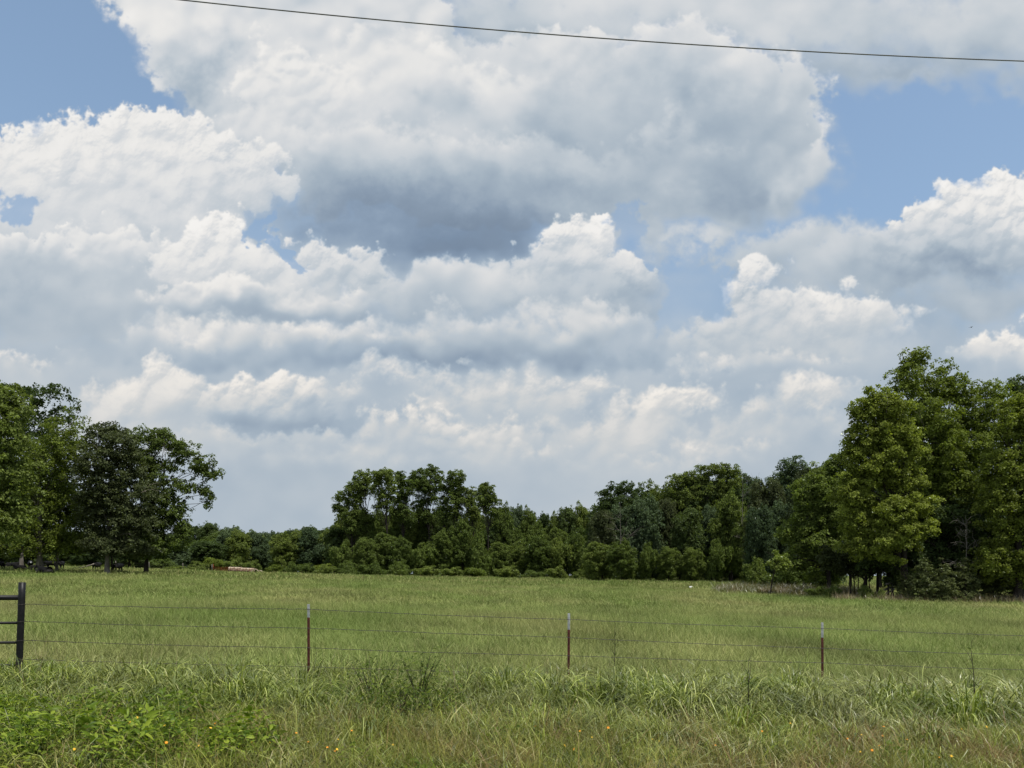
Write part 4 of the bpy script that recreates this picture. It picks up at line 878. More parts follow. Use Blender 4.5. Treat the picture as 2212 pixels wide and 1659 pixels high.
tree('maple_tree', 'broad bright tree cut by the right edge of the photo', 'tree', GR, 58, 2200, [(2190, 900, 50, 50), (2230, 960, 80, 80), (2170, 1010, 60, 60), (2210, 1060, 90, 70), (2160, 1110, 60, 60), (2250, 1120, 80, 80), (2230, 870, 40, 34), (2190, 1180, 70, 50), (2210, 1230, 70, 40), (2140, 1215, 50, 40)], 'maple',
     leaf=.17, n_leaf=80000, clump=.45, trunk_r=.30, seed=403, n_limbs=26, tintshift=-.06, depth=.75)
tree('oak_tree', 'dark tree top showing at the right edge behind the bright trees', 'tree', GR, 84, 2235, [(2200, 840, 24, 28), (2225, 850, 40, 40), (2205, 890, 40, 40), (2240, 950, 60, 60)], 'dark', leaf=.26, n_leaf=14000, clump=.9, trunk_r=.3, seed=404)
tree('elm_tree', 'mid green tree with drooping sprays left of the big right tree', 'tree', GR, 72, 1792, [(1790, 1020, 42, 28), (1810, 1000, 24, 20), (1770, 1060, 50, 38), (1800, 1100, 50, 40), (1750, 1120, 40, 34), (1770, 1160, 56, 34), (1800, 1200, 50, 30), (1745, 1180, 30, 26), (1720, 1150, 34, 40), (1722, 1205, 36, 30), (1815, 985, 24, 20), (1735, 1080, 30, 30), (1790, 1240, 40, 20), (1830, 1170, 34, 40)], 'mid',
     leaf=.19, n_leaf=72000, clump=.5, trunk_r=.20, seed=405, n_limbs=26, twigs=4, droop=.4, tintshift=.12, yoff=.6)
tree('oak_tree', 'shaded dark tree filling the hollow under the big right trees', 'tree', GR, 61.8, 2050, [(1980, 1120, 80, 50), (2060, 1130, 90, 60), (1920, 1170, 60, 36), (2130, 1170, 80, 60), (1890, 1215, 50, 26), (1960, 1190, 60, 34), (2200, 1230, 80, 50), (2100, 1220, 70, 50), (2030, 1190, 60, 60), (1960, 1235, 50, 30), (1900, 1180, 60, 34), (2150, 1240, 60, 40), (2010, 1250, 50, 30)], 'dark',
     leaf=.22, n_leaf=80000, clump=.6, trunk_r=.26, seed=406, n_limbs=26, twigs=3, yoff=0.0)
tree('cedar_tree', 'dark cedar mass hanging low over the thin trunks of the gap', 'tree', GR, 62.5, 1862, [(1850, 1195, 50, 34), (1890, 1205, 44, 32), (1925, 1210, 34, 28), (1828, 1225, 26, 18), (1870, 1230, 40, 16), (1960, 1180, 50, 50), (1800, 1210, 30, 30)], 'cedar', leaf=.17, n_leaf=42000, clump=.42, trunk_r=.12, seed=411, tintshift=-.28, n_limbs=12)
tree('sprout_tree', 'single low bright green leafy spray under the big right tree', 'tree', GR, 58.5, 1975, [(1918, 1208, 20, 6), (1940, 1213, 16, 6), (1900, 1204, 10, 5)], 'bright', leaf=.17, n_leaf=1500, clump=.35, trunk_r=.05, seed=407, n_limbs=6, tintshift=.25, tr_top=2.9)
for i, (px, D, top, w, lb) in enumerate([(1990, 57.5, 1192, 84, 'olive green cedar bush left of the bare dead tree'), (2035, 57, 1205, 74, 'low cedar bush in front of the bare dead tree'), (2085, 58, 1190, 80, 'cedar bush touching the right side of the bare dead tree'),
        (2145, 60, 1215, 90, 'dim cedar bush near the right edge of the photo'), (1955, 59.5, 1225, 50, 'smallest cedar bush beside the big right trunk'), (2205, 61, 1200, 100, 'shaded cedar bush at the very right edge')]):
    put('c1', lb, 'cedar bush', 'cedar bushes under the big right tree', px, D, top, w, i * 1.3)
# undergrowth by the gap
for i, (px, D, top, w, lb) in enumerate([(1870, 58.5, 1258, 40, 'dark little bush left of the fallen logs'), (1905, 58, 1268, 40, 'low bush in front of the fallen logs'), (1770, 66, 1262, 60, 'low bush in the rusty grass by the leaning sapling'), (1800, 61, 1258, 44, 'small bush at the corner of the right wood')]):
    put('s1', lb, 'shrub', None, px, D, top, w, i)
# thin trunks in the gap
def pole(px, D, top_row, r, lean, label, seed, m='bark'):
    rng = np.random.RandomState(seed); x, y, z = gpt(px, D); H = EYE + (HOR - top_row) / FPX * D - z
    rt = tag(empty('young_tree', (x, y, z - .05)), label, 'tree', 'thin trunks in the gap of the right wood')
    T = np.linspace(0, 1, 9); mb = MB(); mb.tube(np.stack([lean * H * T + rng.randn(9) * .04 * T, rng.randn(9) * .04 * T, H * T], 1), r * (1.1 - .6 * T), k=7, cap=False)
    for q in range(3):
        t = rng.uniform(.4, .9); limb(mb, rng, (lean * H * t, 0, H * t), (lean * H * t + rng.randn() * .9, rng.randn() * .6, H * t + .9), r * .4, .01, 5, k=4)
    link('trunk', mb.mesh('young_tree_trunk'), mat[m], rt)
    L = [(lean * H + rng.randn() * .5, rng.randn() * .3, H * .95 + rng.rand() * .5, .9, .8, .6) for _ in range(3)]
    me, _, _ = crown_mesh('young_tree_crown', rng, L, 1600, .18, .5); link('crown', me, mat['dark'], rt)
for i, (px, r, ln, lb) in enumerate([(1838, .07, -.06, 'thin dark trunk leaning left at the left end of the gap'), (1846, .05, -.03, 'slim dark stem second from the left of the gap'), (1853, .045, .02, 'slender stem third from the left of the gap'), (1870, .15, .0, 'thickest dark trunk in the middle of the gap'),
        (1880, .05, -.06, 'thin leaning stem right of the thickest gap trunk'), (1895, .12, .02, 'dark trunk between the middle trunk and the logs'), (1918, .09, .03, 'dark trunk at the left end of the fallen logs'), (1928, .12, -.02, 'stout trunk standing before the fallen logs')]):
    pole(px, 63 + (i % 3) * .8, 1190, r, ln, lb, 500 + i)
# bare dead tree
def dead_tree(label, px, D, top, seed, r=.09, spread=1.0, nb=16, m='deadwood'):
    rng = np.random.RandomState(seed); x, y, z = gpt(px, D); H = EYE + (HOR - top) / FPX * D - z
    rt = tag(empty('dead_tree', (x, y, z)), label, 'dead tree'); mb = MB(); T = np.linspace(0, 1, 9)
    P = np.stack([rng.randn(9) * .06 * T, rng.randn(9) * .06 * T, H * T], 1); mb.tube(P, r * (1.05 - .9 * T), k=7, cap=False); link('trunk', mb.mesh('dead_trunk'), mat[m], rt)
    for i in range(nb):
        mb = MB(); t = rng.uniform(.18, .98); b = P[min(int(t * 8), 8)] * 1.0; a = rng.rand() * 6.28; L = spread * (1.1 - .6 * t) * rng.uniform(.8, 1.6)
        e = b + np.array([math.cos(a) * L, math.sin(a) * L * .7, L * rng.uniform(.1, .8)])
        Q = limb(mb, rng, b, e, r * .35 * (1.1 - t * .6), .008, 6, wob=.14, k=5)
        for q in range(3):
            limb(mb, rng, Q[2 + q], Q[2 + q] + rng.randn(3) * .4 + (e - b) * .35, .016, .005, 4, wob=.15, k=4)
        link('branch', mb.mesh('dead_branch'), mat[m], rt)
dead_tree('bare grey dead tree standing among the cedar bushes on the right', 2087, 58.6, 1112, 601, nb=22, spread=1.3, r=.055, m='bark_pale')
dead_tree('thin bare dead tree against the middle of the right hand wood', 1340, 130, 1080, 602, r=.08, spread=2.6, nb=16, m='bark_pale')
dead_tree('bare grey branches standing at the top of the right hand wood', 1604, 131, 1012, 603, r=.08, spread=2.6, nb=14, m='bark_pale')
# leaning sapling in the meadow
rng = np.random.RandomState(9); D_ = 68; x, y, z = gpt(1664, D_)
rt = tag(empty('sapling', (x, y, z)), 'leaning leafy sapling standing alone before the right wood', 'sapling')
mb = MB(); tp = np.array([.75, 0, 3.4]); T = np.linspace(0, 1, 8)[:, None]; P = tp * T + np.array([-.15, 0, 0]) * np.sin(T * 3.14); mb.tube(P, .075 - .055 * T[:, 0], k=7, cap=False)
for i in range(9): limb(mb, rng, P[4 + i % 4], P[4 + i % 4] + np.array([rng.randn() * .8, rng.randn() * .6, .3 + rng.rand()]), .02, .006, 5, k=4)
link('trunk', mb.mesh('sapling_trunk'), mat['bark'], rt)
me, _, _ = crown_mesh('sapling_crown', rng, [(.5, 0, 2.9, .9, .7, .5), (1.0, 0, 3.3, .9, .7, .6), (.9, 0, 4.0, .6, .6, .5), (.1, 0, 3.1, .6, .5, .35), (1.5, 0, 2.9, .6, .5, .35), (.7, 0, 2.4, .8, .6, .3)], 2600, .17, .4, gap=.3, tintshift=.2)
link('crown', me, mat['mid'], rt)

# ================================================================== barbed wire fence along the verge
def fz(row_, D): return EYE + (HOR - row_) / FPX * D
def fx(px, D): return (px - W0 / 2) / FPX * D
ST = [(56, 10.2, (1305, 1342, 1383, 1424, 1463)), (667, 10.4, (1316, 1356.5, 1399, 1440, 1481)), (1228, 10.85, (1338, 1376.6, 1416, 1456.6, 1494)), (1776, 11.2, (1357, 1400, 1431.5, 1465, 1505)), (2330, 11.6, (1376, 1417, 1450, 1491, 1528))]
fence = tag(empty('barbed_wire_fence', (fx(667, 10.4), 10.4, tz1(fx(667, 10.4), 10.4))), 'low barbed wire fence on red brown steel posts with grey tops before the meadow', 'fence')
F0 = np.array(fence.location)
rf = np.random.RandomState(5)
for (px, D_, tp, sil) in [(667.5, 10.42, 1305, 1333.6), (1228, 10.87, 1324.6, 1360), (1776, 11.22, 1344.4, 1377), (2330, 11.62, 1363, 1396)]:
    x = fx(px, D_); g = tz1(x, D_); zt, zs = fz(tp, D_), fz(sil, D_)
    def tsec(z0, z1, lean):
        mb = MB(); n = 5
        for (w, d, oy) in [(.036, .0045, -.012), (.0045, .026, .0035)]:
            for i in range(1):
                v = []; 
                for (z, s) in ((z0, 0), (z1, 1)):
                    sx = lean * (z - g)
                    v += [(-w / 2 + sx, oy - d / 2, z), (w / 2 + sx, oy - d / 2, z), (w / 2 + sx, oy + d / 2, z), (-w / 2 + sx, oy + d / 2, z)]
                mb.add(np.array(v) + np.array([x, D_, 0]) - F0, [(3, 2, 1, 0), (4, 5, 6, 7), (0, 1, 5, 4), (1, 2, 6, 5), (2, 3, 7, 6), (3, 0, 4, 7)])
        z = z0 + .03
        while z < z1 - .01:
            mb.box(np.array([x + lean * (z - g), D_ - .018, z]) - F0, (.013, .008, .010)); z += .054
        return mb
    ln = rf.uniform(-.006, .006)
    p = link('fence_post', tsec(g - .05, zs, ln).mesh('fence_post', False), mat['redpaint'], fence)
    link('post_top', tsec(zs + .0005, zt, ln).mesh('post_top', False), mat['zinc'], p)
    k_ = [s_ for s_ in ST if abs(s_[0] - px) < 3][0]
    for r_ in k_[2]:
        zc = fz(r_, k_[1]); mb = MB(); th = np.linspace(0, 5.6, 9)
        mb.tube(np.stack([x + .024 * np.cos(th), D_ + .020 * np.sin(th) - .004, zc + .004 * np.sin(th * 2)], 1) - F0, .0022, k=4)
        link('wire_clip', mb.mesh('wire_clip'), mat['wire'], p)
for w in range(5):
    pts = []
    for a, b in zip(ST[:-1], ST[1:]):
        A = np.array([fx(a[0], a[1]), a[1] - .02, fz(a[2][w], a[1])]); B = np.array([fx(b[0], b[1]), b[1] - .02, fz(b[2][w], b[1])])
        n = 30; t = np.linspace(0, 1, n, endpoint=False)[:, None]; P = A + (B - A) * t; P[:, 2] -= (np.sin(t[:, 0] * math.pi)) * rf.uniform(.004, .016) ; P[1:, 2] += rf.randn(n - 1) * .0022
        pts.append(P)
    pts.append(B[None]); P = np.concatenate(pts)
    mb = MB(); mb.tube(P - F0, .0028, k=4); mb.tube(P - F0 + np.array([0, .004, .003]) * np.where(np.arange(len(P)) % 2, 1, -1)[:, None], .0024, k=4)
    L_ = np.concatenate([[0], np.cumsum(np.linalg.norm(np.diff(P, axis=0), axis=1))]); s_ = rf.rand() * .1
    while s_ < L_[-1]:
        c = np.array([np.interp(s_, L_, P[:, j]) for j in range(3)]) - F0; a = rf.rand() * 3.14
        for q in range(2):
            dv = np.array([.25 * (1 if q else -1), math.cos(a + q * 1.5), math.sin(a + q * 1.5)]) * .014
            mb.tube(np.array([c - dv, c, c + dv]) + np.array([q * .005, 0, 0]), [.0008, .0022, .0008], k=3)
        s_ += .125
    link('barbed_wire', mb.mesh('barbed_wire'), mat['wire'], fence)
# ------------------------------------------------------------------ black pipe fence at the left edge
DP = 10.15; X0, X1 = fx(48, DP), fx(39, DP); gx = X1; gz_ = tz1(gx, DP)
pf = tag(empty('pipe_fence', (gx, DP, gz_)), 'black welded steel pipe fence end at the left edge with four rails', 'fence')
o0 = np.array([gx, DP, gz_])
mb = MB(); zt = fz(1258, DP); T = np.linspace(0, 1, 8)[:, None]
mb.tube(np.array([X1, DP, gz_ - .1]) * (1 - T) + np.array([X0, DP, zt]) * T - o0, .0435, k=16); link('post', mb.mesh('pipe_post'), mat['blackpaint'], pf)
mb = MB(); mb.tube(np.array([[-10.1, DP, tz1(-10.1, DP) - .1], [-10.1, DP, zt + .02]]) - o0, .0435, k=16); link('post', mb.mesh('pipe_post'), mat['blackpaint'], pf)
for (r_, rad) in [(1291, .035), (1345.5, .0185), (1388, .0185), (1437, .0185), (1487, .0185)]:
    z = fz(r_, DP); xx = X1 + (X0 - X1) * (z - gz_) / (zt - gz_); mb = MB(); mb.tube(np.array([[-10.1, DP, z + .01], [-8.5, DP, z - .004], [xx - .03, DP, z]]) - o0, rad, k=12)
    link('rail', mb.mesh('pipe_rail'), mat['blackpaint'], pf)
for r_ in (1305, 1342, 1383, 1424, 1463):
    z = fz(r_, DP); xx = X1 + (X0 - X1) * (z - gz_) / (zt - gz_); th = np.linspace(0, 6.283, 15); mb = MB()
    mb.tube(np.stack([xx + .047 * np.cos(th), DP + .047 * np.sin(th), z + .006 * np.sin(th)], 1) - o0, .0028, k=4); mb.tube(np.array([[xx + .045, DP, z], [fx(56, 10.2) + .02, 10.18, fz(r_, 10.2)]]) - o0, .0026, k=4)
    link('wire_loop', mb.mesh('wire_loop'), mat['wire'], pf)
# ------------------------------------------------------------------ overhead cable
mb = MB(); A, B = at(375, -2, 9.0), at(2212, 132, 9.6); t = np.linspace(-.35, 1.35, 60)[:, None]
P = A + (B - A) * t; P[:, 2] -= .10 * (1 - (2 * t[:, 0] - 1) ** 2) + 0
tag(link('overhead_cable', mb.mesh('x') if False else (mb.tube(P, .0068, k=6), mb.mesh('overhead_cable'))[1], mat['cable']), 'single dark overhead cable slanting across the top of the sky', 'cable')
# ------------------------------------------------------------------ cattle
def ground_D(px, row_, lo=60, hi=175):
    Ds = np.linspace(lo, hi, 400); xs = (px - W0 / 2) / FPX * Ds; rows = HOR + (EYE - tz(xs, Ds) - .12) / Ds * FPX
    return float(Ds[np.argmin(abs(rows - row_))])
def skin_body(name, pts, edges, rad, lev=2):
    me = bpy.data.meshes.new(name); me.from_pydata(pts, edges, []); o = bpy.data.objects.new(name, me); COL.objects.link(o)
    sk = o.modifiers.new('skin', 'SKIN')
    for v, r in zip(me.skin_vertices[0].data, rad): v.radius = (r, r) if np.isscalar(r) else r
    me.skin_vertices[0].data[0].use_root = True
    ss = o.modifiers.new('sub', 'SUBSURF'); ss.levels = lev; ss.render_levels = lev
    dg = bpy.context.evaluated_depsgraph_get(); m2 = bpy.data.meshes.new_from_object(o.evaluated_get(dg)); bpy.data.objects.remove(o)
    m2.polygons.foreach_set('use_smooth', np.ones(len(m2.polygons), bool)); return m2
def cow_stand():
    # +X is the head end
    p = [(-.15, 0, .98), (.25, 0, .95), (.62, 0, 1.0), (-.62, 0, 1.04), (.95, 0, 1.12), (1.18, 0, 1.10), (1.42, 0, .90),
         (.60, .17, .74), (.60, .18, .42), (.62, .18, .05), (.60, -.17, .74), (.66, -.18, .42), (.64, -.18, .05),
         (-.66, .19, .80), (-.56, .20, .56), (-.76, .20, .40), (-.72, .20, .05), (-.66, -.19, .80), (-.60, -.20, .56), (-.80, -.20, .40), (-.76, -.20, .05),
         (-.86, 0, 1.16), (-.95, 0, .85), (-.93, 0, .42)]
    e = [(0, 1), (1, 2), (0, 3), (2, 4), (4, 5), (5, 6), (2, 7), (7, 8), (8, 9), (2, 10), (10, 11), (11, 12), (3, 13), (13, 14), (14, 15), (15, 16), (3, 17), (17, 18), (18, 19), (19, 20), (3, 21), (21, 22), (22, 23)]
    r = [.36, .37, .33, .31, .20, .15, .09, .14, .07, .055, .14, .07, .055, .18, .11, .065, .055, .18, .11, .065, .055, .05, .03, .035]
    return skin_body('cow_body', p, e, r)
def cow_lie():
    p = [(-.15, 0, .40), (.25, 0, .42), (.60, 0, .44), (-.60, 0, .40), (.88, 0, .66), (1.08, .04, .80), (1.32, .10, .68), (.75, .24, .18), (.98, .30, .08), (.72, .34, .07), (.75, -.24, .18), (.95, -.32, .08), (.68, -.34, .07),
         (-.45, .34, .22), (-.05, .44, .12), (-.35, .52, .07), (-.55, -.30, .20), (-.20, -.42, .10), (-.5, -.48, .06), (-.85, 0, .36), (-.98, .12, .12)]
    e = [(0, 1), (1, 2), (0, 3), (2, 4), (4, 5), (5, 6), (2, 7), (7, 8), (8, 9), (2, 10), (10, 11), (11, 12), (3, 13), (13, 14), (14, 15), (3, 16), (16, 17), (17, 18), (3, 19), (19, 20)]
    r = [.37, .38, .33, .32, .20, .15, .09, .13, .07, .05, .13, .07, .05, .18, .10, .05, .18, .10, .05, .05, .03]
    return skin_body('cow_body', p, e, r)
body_s, body_l = cow_stand(), cow_lie()
def ear_mesh():
    mb = MB(); mb.add([(0, 0, 0), (.02, .10, .03), (0, .20, 0), (-.02, .10, -.05), (.03, .10, -.01)], [(0, 1, 4), (1, 2, 4), (2, 3, 4), (3, 0, 4), (1, 0, 3), (2, 1, 3)]); return mb.mesh('cow_ear')
ear = ear_mesh()
def face_mesh():
    mb = MB(); T = np.linspace(0, 1, 5)[:, None]; mb.tube(np.array([1.16, 0, 1.16]) * (1 - T) + np.array([1.47, 0, .90]) * T, [.04, .125, .125, .10, .05], k=8); return mb.mesh('cow_face')
def cow(label, px, row_, face, lying=False, hide='hide', white=False, s=1.0, D=None):
    D = D or ground_D(px, row_); x, y, z = gpt(px, D)
    rt = tag(empty('cow', (x, y, z + (.14 if lying else .04)), face), label, 'cow', 'cattle resting in the shade of the left grove'); rt.scale = (s, s, s)
    me = body_l if lying else body_s
    b = bpy.data.objects.new('body', me if hide == 'hide' else me.copy()); COL.objects.link(b); b.parent = rt
    if not b.data.materials: b.data.materials.append(mat[hide])
    hd = (1.02, 0, .86) if lying else (1.10, 0, 1.18)
    for sgn in (1, -1):
        e = bpy.data.objects.new('ear', ear); COL.objects.link(e); e.parent = rt; e.location = (hd[0], sgn * .10, hd[2]); e.scale = (1, sgn, 1)
        if not ear.materials: ear.materials.append(mat['hide'])
    if white: link('white_face', face_mesh(), mat['hide_white'], rt)
R_ = math.radians
cow('black cow lying on the sunny grass before the pale trunk', 99, 1243, R_(160), lying=True, s=1.15, D=83)
cow('black cow with a white face standing left of the pale trunk', 66, 1229, R_(-55), white=True)
cow('red brown cow lying near the left edge of the photo', 24, 1228, R_(10), lying=True, hide='hide_brown', s=1.15)
cow('black cow cut off by the left edge of the photo', -2, 1230, R_(170), s=.95)
cow('black cow standing side on just right of the pale trunk', 112, 1229, R_(178))
cow('black cow seen from behind, right of the side on cow', 131, 1229, R_(100))
cow('black cow seen from behind beside the fallen branch', 209, 1232, R_(92))
cow('black cow seen from behind between the two rightmost trunks of the grove', 254, 1236, R_(84))
cow('black cow lying half hidden behind the pale trunk', 76, 1233, R_(20), lying=True)
cow('black cow lying left of the pale trunk in deep shade', 46, 1233, R_(185), lying=True)
# fallen branch
A, B = at(155, 1227, 99), at(203, 1218, 99); rt = tag(empty('fallen_branch', tuple(A)), 'pale curved fallen branch lying on the grass in the left grove', 'branch'); rr = np.random.RandomState(4)
mb = MB(); T = np.linspace(0, 1, 9); P = np.outer(1 - T, A) + np.outer(T, B); P[:, 2] -= .18 * np.sin(T * 3.14) ; mb.tube(P - A, .03 + .06 * T, k=6)
for q in range(3): limb(mb, rr, P[3 + q] - A, P[3 + q] - A + np.array([-.7 + q * .5, .5, .25]), .03, .01, 4)
link('limb', mb.mesh('fallen_limb'), mat['deadwood'], rt)
# ------------------------------------------------------------------ far fence, gate, bales
DF = 146
ff = tag(empty('wire_fence', gpt(395, DF)), 'distant wire fence with grey posts left of the far red gate', 'fence'); f0 = np.array(ff.location)
pts = []
for px in (250, 322, 395, 458):
    x, y, z = gpt(px, DF); mb = MB(); mb.tube(np.array([[x, y, z - .1], [x, y, z + 1.75]]) - f0, .06, k=6); link('fence_post', mb.mesh('far_post'), mat['bark_pale'], ff); pts.append((x, y, z))
for h in (.6, 1.0, 1.4):
    mb = MB(); mb.tube(np.array(pts) + np.array([0, -.07, h]) - f0, .009, k=4); link('fence_wire', mb.mesh('far_wire'), mat['wire'], ff)
gt = tag(empty('pipe_gate', gpt(480, 143)), 'rusty red pipe gate far off at the left end of the hay bales', 'gate'); g0 = np.array(gt.location)
xa, xb = fx(461, 143), fx(498, 143)
for x, hh in ((xa, 1.75), (fx(479, 143), 1.15), (xb, 1.35)):
    mb = MB(); z = tz1(x, 143); mb.tube(np.array([[x, 143, z - .1], [x, 143, z + hh]]) - g0, .055, k=7); link('gate_post', mb.mesh('gate_post'), mat['rust'], gt)
for i in range(5):
    mb = MB(); z = tz1(xa, 143) + .35 + i * .2; mb.tube(np.array([[xa + .06, 142.93, z], [xb - .06, 142.93, z - .05]]) - g0, .032, k=6); link('rail', mb.mesh('gate_rail'), mat['rust'], gt)
def bale():
    rr = np.random.RandomState(8); mb = MB(); n = 26; m = 9; v = []
    for j in range(m):
        xx = -.62 + 1.24 * j / (m - 1); sc = .60 if 0 < j < m - 1 else .55
        for i in range(n):
            a = i / n * 6.283; r = sc * (1 + rr.randn() * .018) * (1 - .10 * max(0, -math.sin(a))) * (1 - .03 * abs(j - 4) / 4); v.append((xx + rr.randn() * .01, math.cos(a) * r, .57 + math.sin(a) * r))
    f = [(j * n + i, j * n + (i + 1) % n, (j + 1) * n + (i + 1) % n, (j + 1) * n + i) for j in range(m - 1) for i in range(n)]
    c0 = len(v); v += [(-.64, 0, .57), (.64, 0, .57)]; f += [(c0, (i + 1) % n, i) for i in range(n)] + [(c0 + 1, (m - 1) * n + i, (m - 1) * n + (i + 1) % n) for i in range(n)]
    mb.add(v, f); return mb.mesh('bale')
def bale_top():  # paler sheet over the upper side of the bale
    rr = np.random.RandomState(9); mb = MB(); v = []; n = 9; m = 9
    for j in range(m):
        for i in range(n):
            a = math.radians(38 + 104 * i / (n - 1)); r = .613 + rr.randn() * .008; v.append((-.60 + 1.20 * j / (m - 1) + rr.randn() * .015, math.cos(a) * r, .57 + math.sin(a) * r))
    mb.add(v, [(j * n + i, j * n + i + 1, (j + 1) * n + i + 1, (j + 1) * n + i) for j in range(m - 1) for i in range(n - 1)]); return mb.mesh('bale_top')
bm_, bt_ = bale(), bale_top(); bm_.materials.append(mat['straw']); bt_.materials.append(mat['strawtop'])
rr = np.random.RandomState(31)
for i, (px, lb) in enumerate([(502, 'leftmost old round hay bale of the row, next to the red gate'), (516, 'second old round hay bale from the red gate'), (529, 'middle old round hay bale with a pale top'), (542, 'rightmost old round hay bale of the row, by the curved hoops')]):
    x, y, z = gpt(px, 141); o = tag(empty('hay_bale', (x, y, z + .05), rr.uniform(-.08, .08)), lb, 'hay bale', 'old hay bales in a row at the back of the meadow'); o.scale = (1.0, 1.05, 1.0 + rr.uniform(-.05, .05))
    for nm, me in (('bale_body', bm_), ('pale_top', bt_)):
        c = bpy.data.objects.new(nm, me); COL.objects.link(c); c.parent = o
for px, r, lb in [(551, 1.0, 'taller pale curved hoop at the right end of the hay bales'), (562, .75, 'lower pale curved hoop right of the taller one')]:
    x, y, z = gpt(px, 139); o = tag(empty('hoop', (x, y, z)), lb, 'hoop'); mb = MB(); th = np.linspace(.1, 3.04, 12)
    mb.tube(np.stack([np.cos(th) * .75 * r, th * 0, np.sin(th) * .95 * r], 1), .09, k=7); link('bent_rail', mb.mesh('bent_rail'), mat['strawtop'], o)
# ------------------------------------------------------------------ gap: dirt, logs; small white scrap; bird
def mound(name, px0, px1, D, d, h, m, label=None, cat=None, kind=None, dz=.0):
    xa, xb = fx(px0, D), fx(px1, D); n = 16; v = []; rr = np.random.RandomState(2)
    for j in range(8):
        for i in range(n):
            u, w = i / (n - 1), j / 7; x = xa + (xb - xa) * u; y = D - d / 2 + d * w; q = (math.sin(u * 3.1415) * math.sin(w * 3.1415)) ** .6
            v.append((x, y, tz1(x, y) - .06 + (h + dz) * q * (1 + rr.randn() * .08)))
    f = [(j * n + i, j * n + i + 1, (j + 1) * n + i + 1, (j + 1) * n + i) for j in range(7) for i in range(n - 1)]
    me = bpy.data.meshes.new(name); me.from_pydata(v, [], f); me.polygons.foreach_set('use_smooth', np.ones(len(f), bool)); me.materials.append(mat[m])
    o = bpy.data.objects.new(name, me); COL.objects.link(o); return tag(o, label, cat, kind=kind)
mound('dirt_bank', 1826, 1868, 60.5, 3.5, .42, 'dirt', kind='structure')
rr = np.random.RandomState(6)
for (a, b, r, lb) in [((1898, 1281), (1938, 1262), .10, 'long pale fallen log slanting up to the right in the dark gap'), ((1906, 1286), (1932, 1273), .08, 'shorter fallen log lying below the long pale one'), ((1914, 1262), (1936, 1256), .07, 'thin fallen pole above the long pale log')]:
    A, B = at(a[0], a[1], 61), at(b[0], b[1], 64); o = tag(empty('fallen_log', tuple(A)), lb, 'log'); mb = MB(); T = np.linspace(0, 1, 7)[:, None]
    P = A * (1 - T) + B * T + rr.randn(7, 3) * .02; mb.tube(P - A, r * (1.1 - .35 * T[:, 0]), k=8); link('log', mb.mesh('fallen_log'), mat['deadwood'], o); mb = MB(); limb(mb, rr, P[4] - A, P[4] - A + np.array([.2, -.2, .5]), r * .3, .015, 4); link('branch_stub', mb.mesh('branch_stub'), mat['deadwood'], o)
D_ = ground_D(1492, 1271, 60, 170); x, y, z = gpt(1492, D_)
mb = MB(); rr = np.random.RandomState(12); v = []; n = 12
for j, (s_, h_) in enumerate([(1, 0), (.95, .09), (.7, .14), (.25, .16)]):
    for i in range(n): a = i / n * 6.283; v.append((math.cos(a) * .22 * s_ * (1 + rr.randn() * .12), math.sin(a) * .18 * s_, h_ + rr.randn() * .02))
mb.add(v, [(j * n + i, j * n + (i + 1) % n, (j + 1) * n + (i + 1) % n, (j + 1) * n + i) for j in range(3) for i in range(n)] + [tuple(3 * n + i for i in range(n))])
tag(link('plastic_sack', mb.mesh('sack'), mat['white'], loc=(x, y, z + .22)), 'small crumpled white sack lying out in the right half of the meadow', 'sack')
c = at(2098, 707, 95); o = tag(empty('bird', tuple(c), .4), 'tiny dark bird flying high above the big right tree', 'bird')
mb = MB(); T = np.linspace(0, 1, 7)[:, None]; mb.tube(np.array([-.16, 0, 0]) * (1 - T) + np.array([.17, 0, .01]) * T, [.01, .035, .05, .05, .04, .03, .008], k=7); link('body', mb.mesh('bird_body'), mat['bark'], o)
for s_ in (1, -1):
    mb = MB(); mb.add([(.06, 0, .02), (.05, .2 * s_, .07), (-.02, .42 * s_, .04), (-.06, .2 * s_, .05), (-.07, 0, .02), (.0, .1 * s_, .06)], [(0, 1, 5), (1, 2, 5), (2, 3, 5), (3, 4, 5), (4, 0, 5)]); link('wing', mb.mesh('bird_wing'), mat['bark'], o)
# ------------------------------------------------------------------ broad leaved weeds at bottom left, their leaves one by one
def leaf_mesh(name, L, Wd, fold, curl, pts=6):
    t = np.linspace(0, 1, pts); w = Wd * np.sin(np.clip(t, 0, 1) ** .75 * math.pi) * .5 + 0.0005; z = -curl * t ** 2 * L
    v = []; 
    for i in range(pts): v += [(t[i] * L, -w[i], z[i] + fold * w[i]), (t[i] * L, 0, z[i]), (t[i] * L, w[i], z[i] + fold * w[i])]
    f = [(3 * i + a, 3 * i + 3 + a, 3 * i + 4 + a, 3 * i + 1 + a) for i in range(pts - 1) for a in (0, 1)]
    return v, f
LM = {}
def leafm(key, mt, L, Wd, fold, curl, tint):
    v, f = leaf_mesh(key, L, Wd, fold, curl); me = bpy.data.meshes.new(key); me.from_pydata(v, [], f); me.polygons.foreach_set('use_smooth', np.ones(len(f), bool))
    a = me.attributes.new('tint', 'FLOAT', 'POINT'); a.data.foreach_set('value', np.full(len(v), tint, np.float32)); me.materials.append(mt); return me
weed_leaves = [leafm('weed_leaf', mat['weed'], .068, .032, .35, .35, t) for t in (.3, .55, .8)]
vine_leaves = [leafm('shrub_leaf', mat['vine'], .075, .034, .4, .4, t) for t in (.15, .4, .7)]
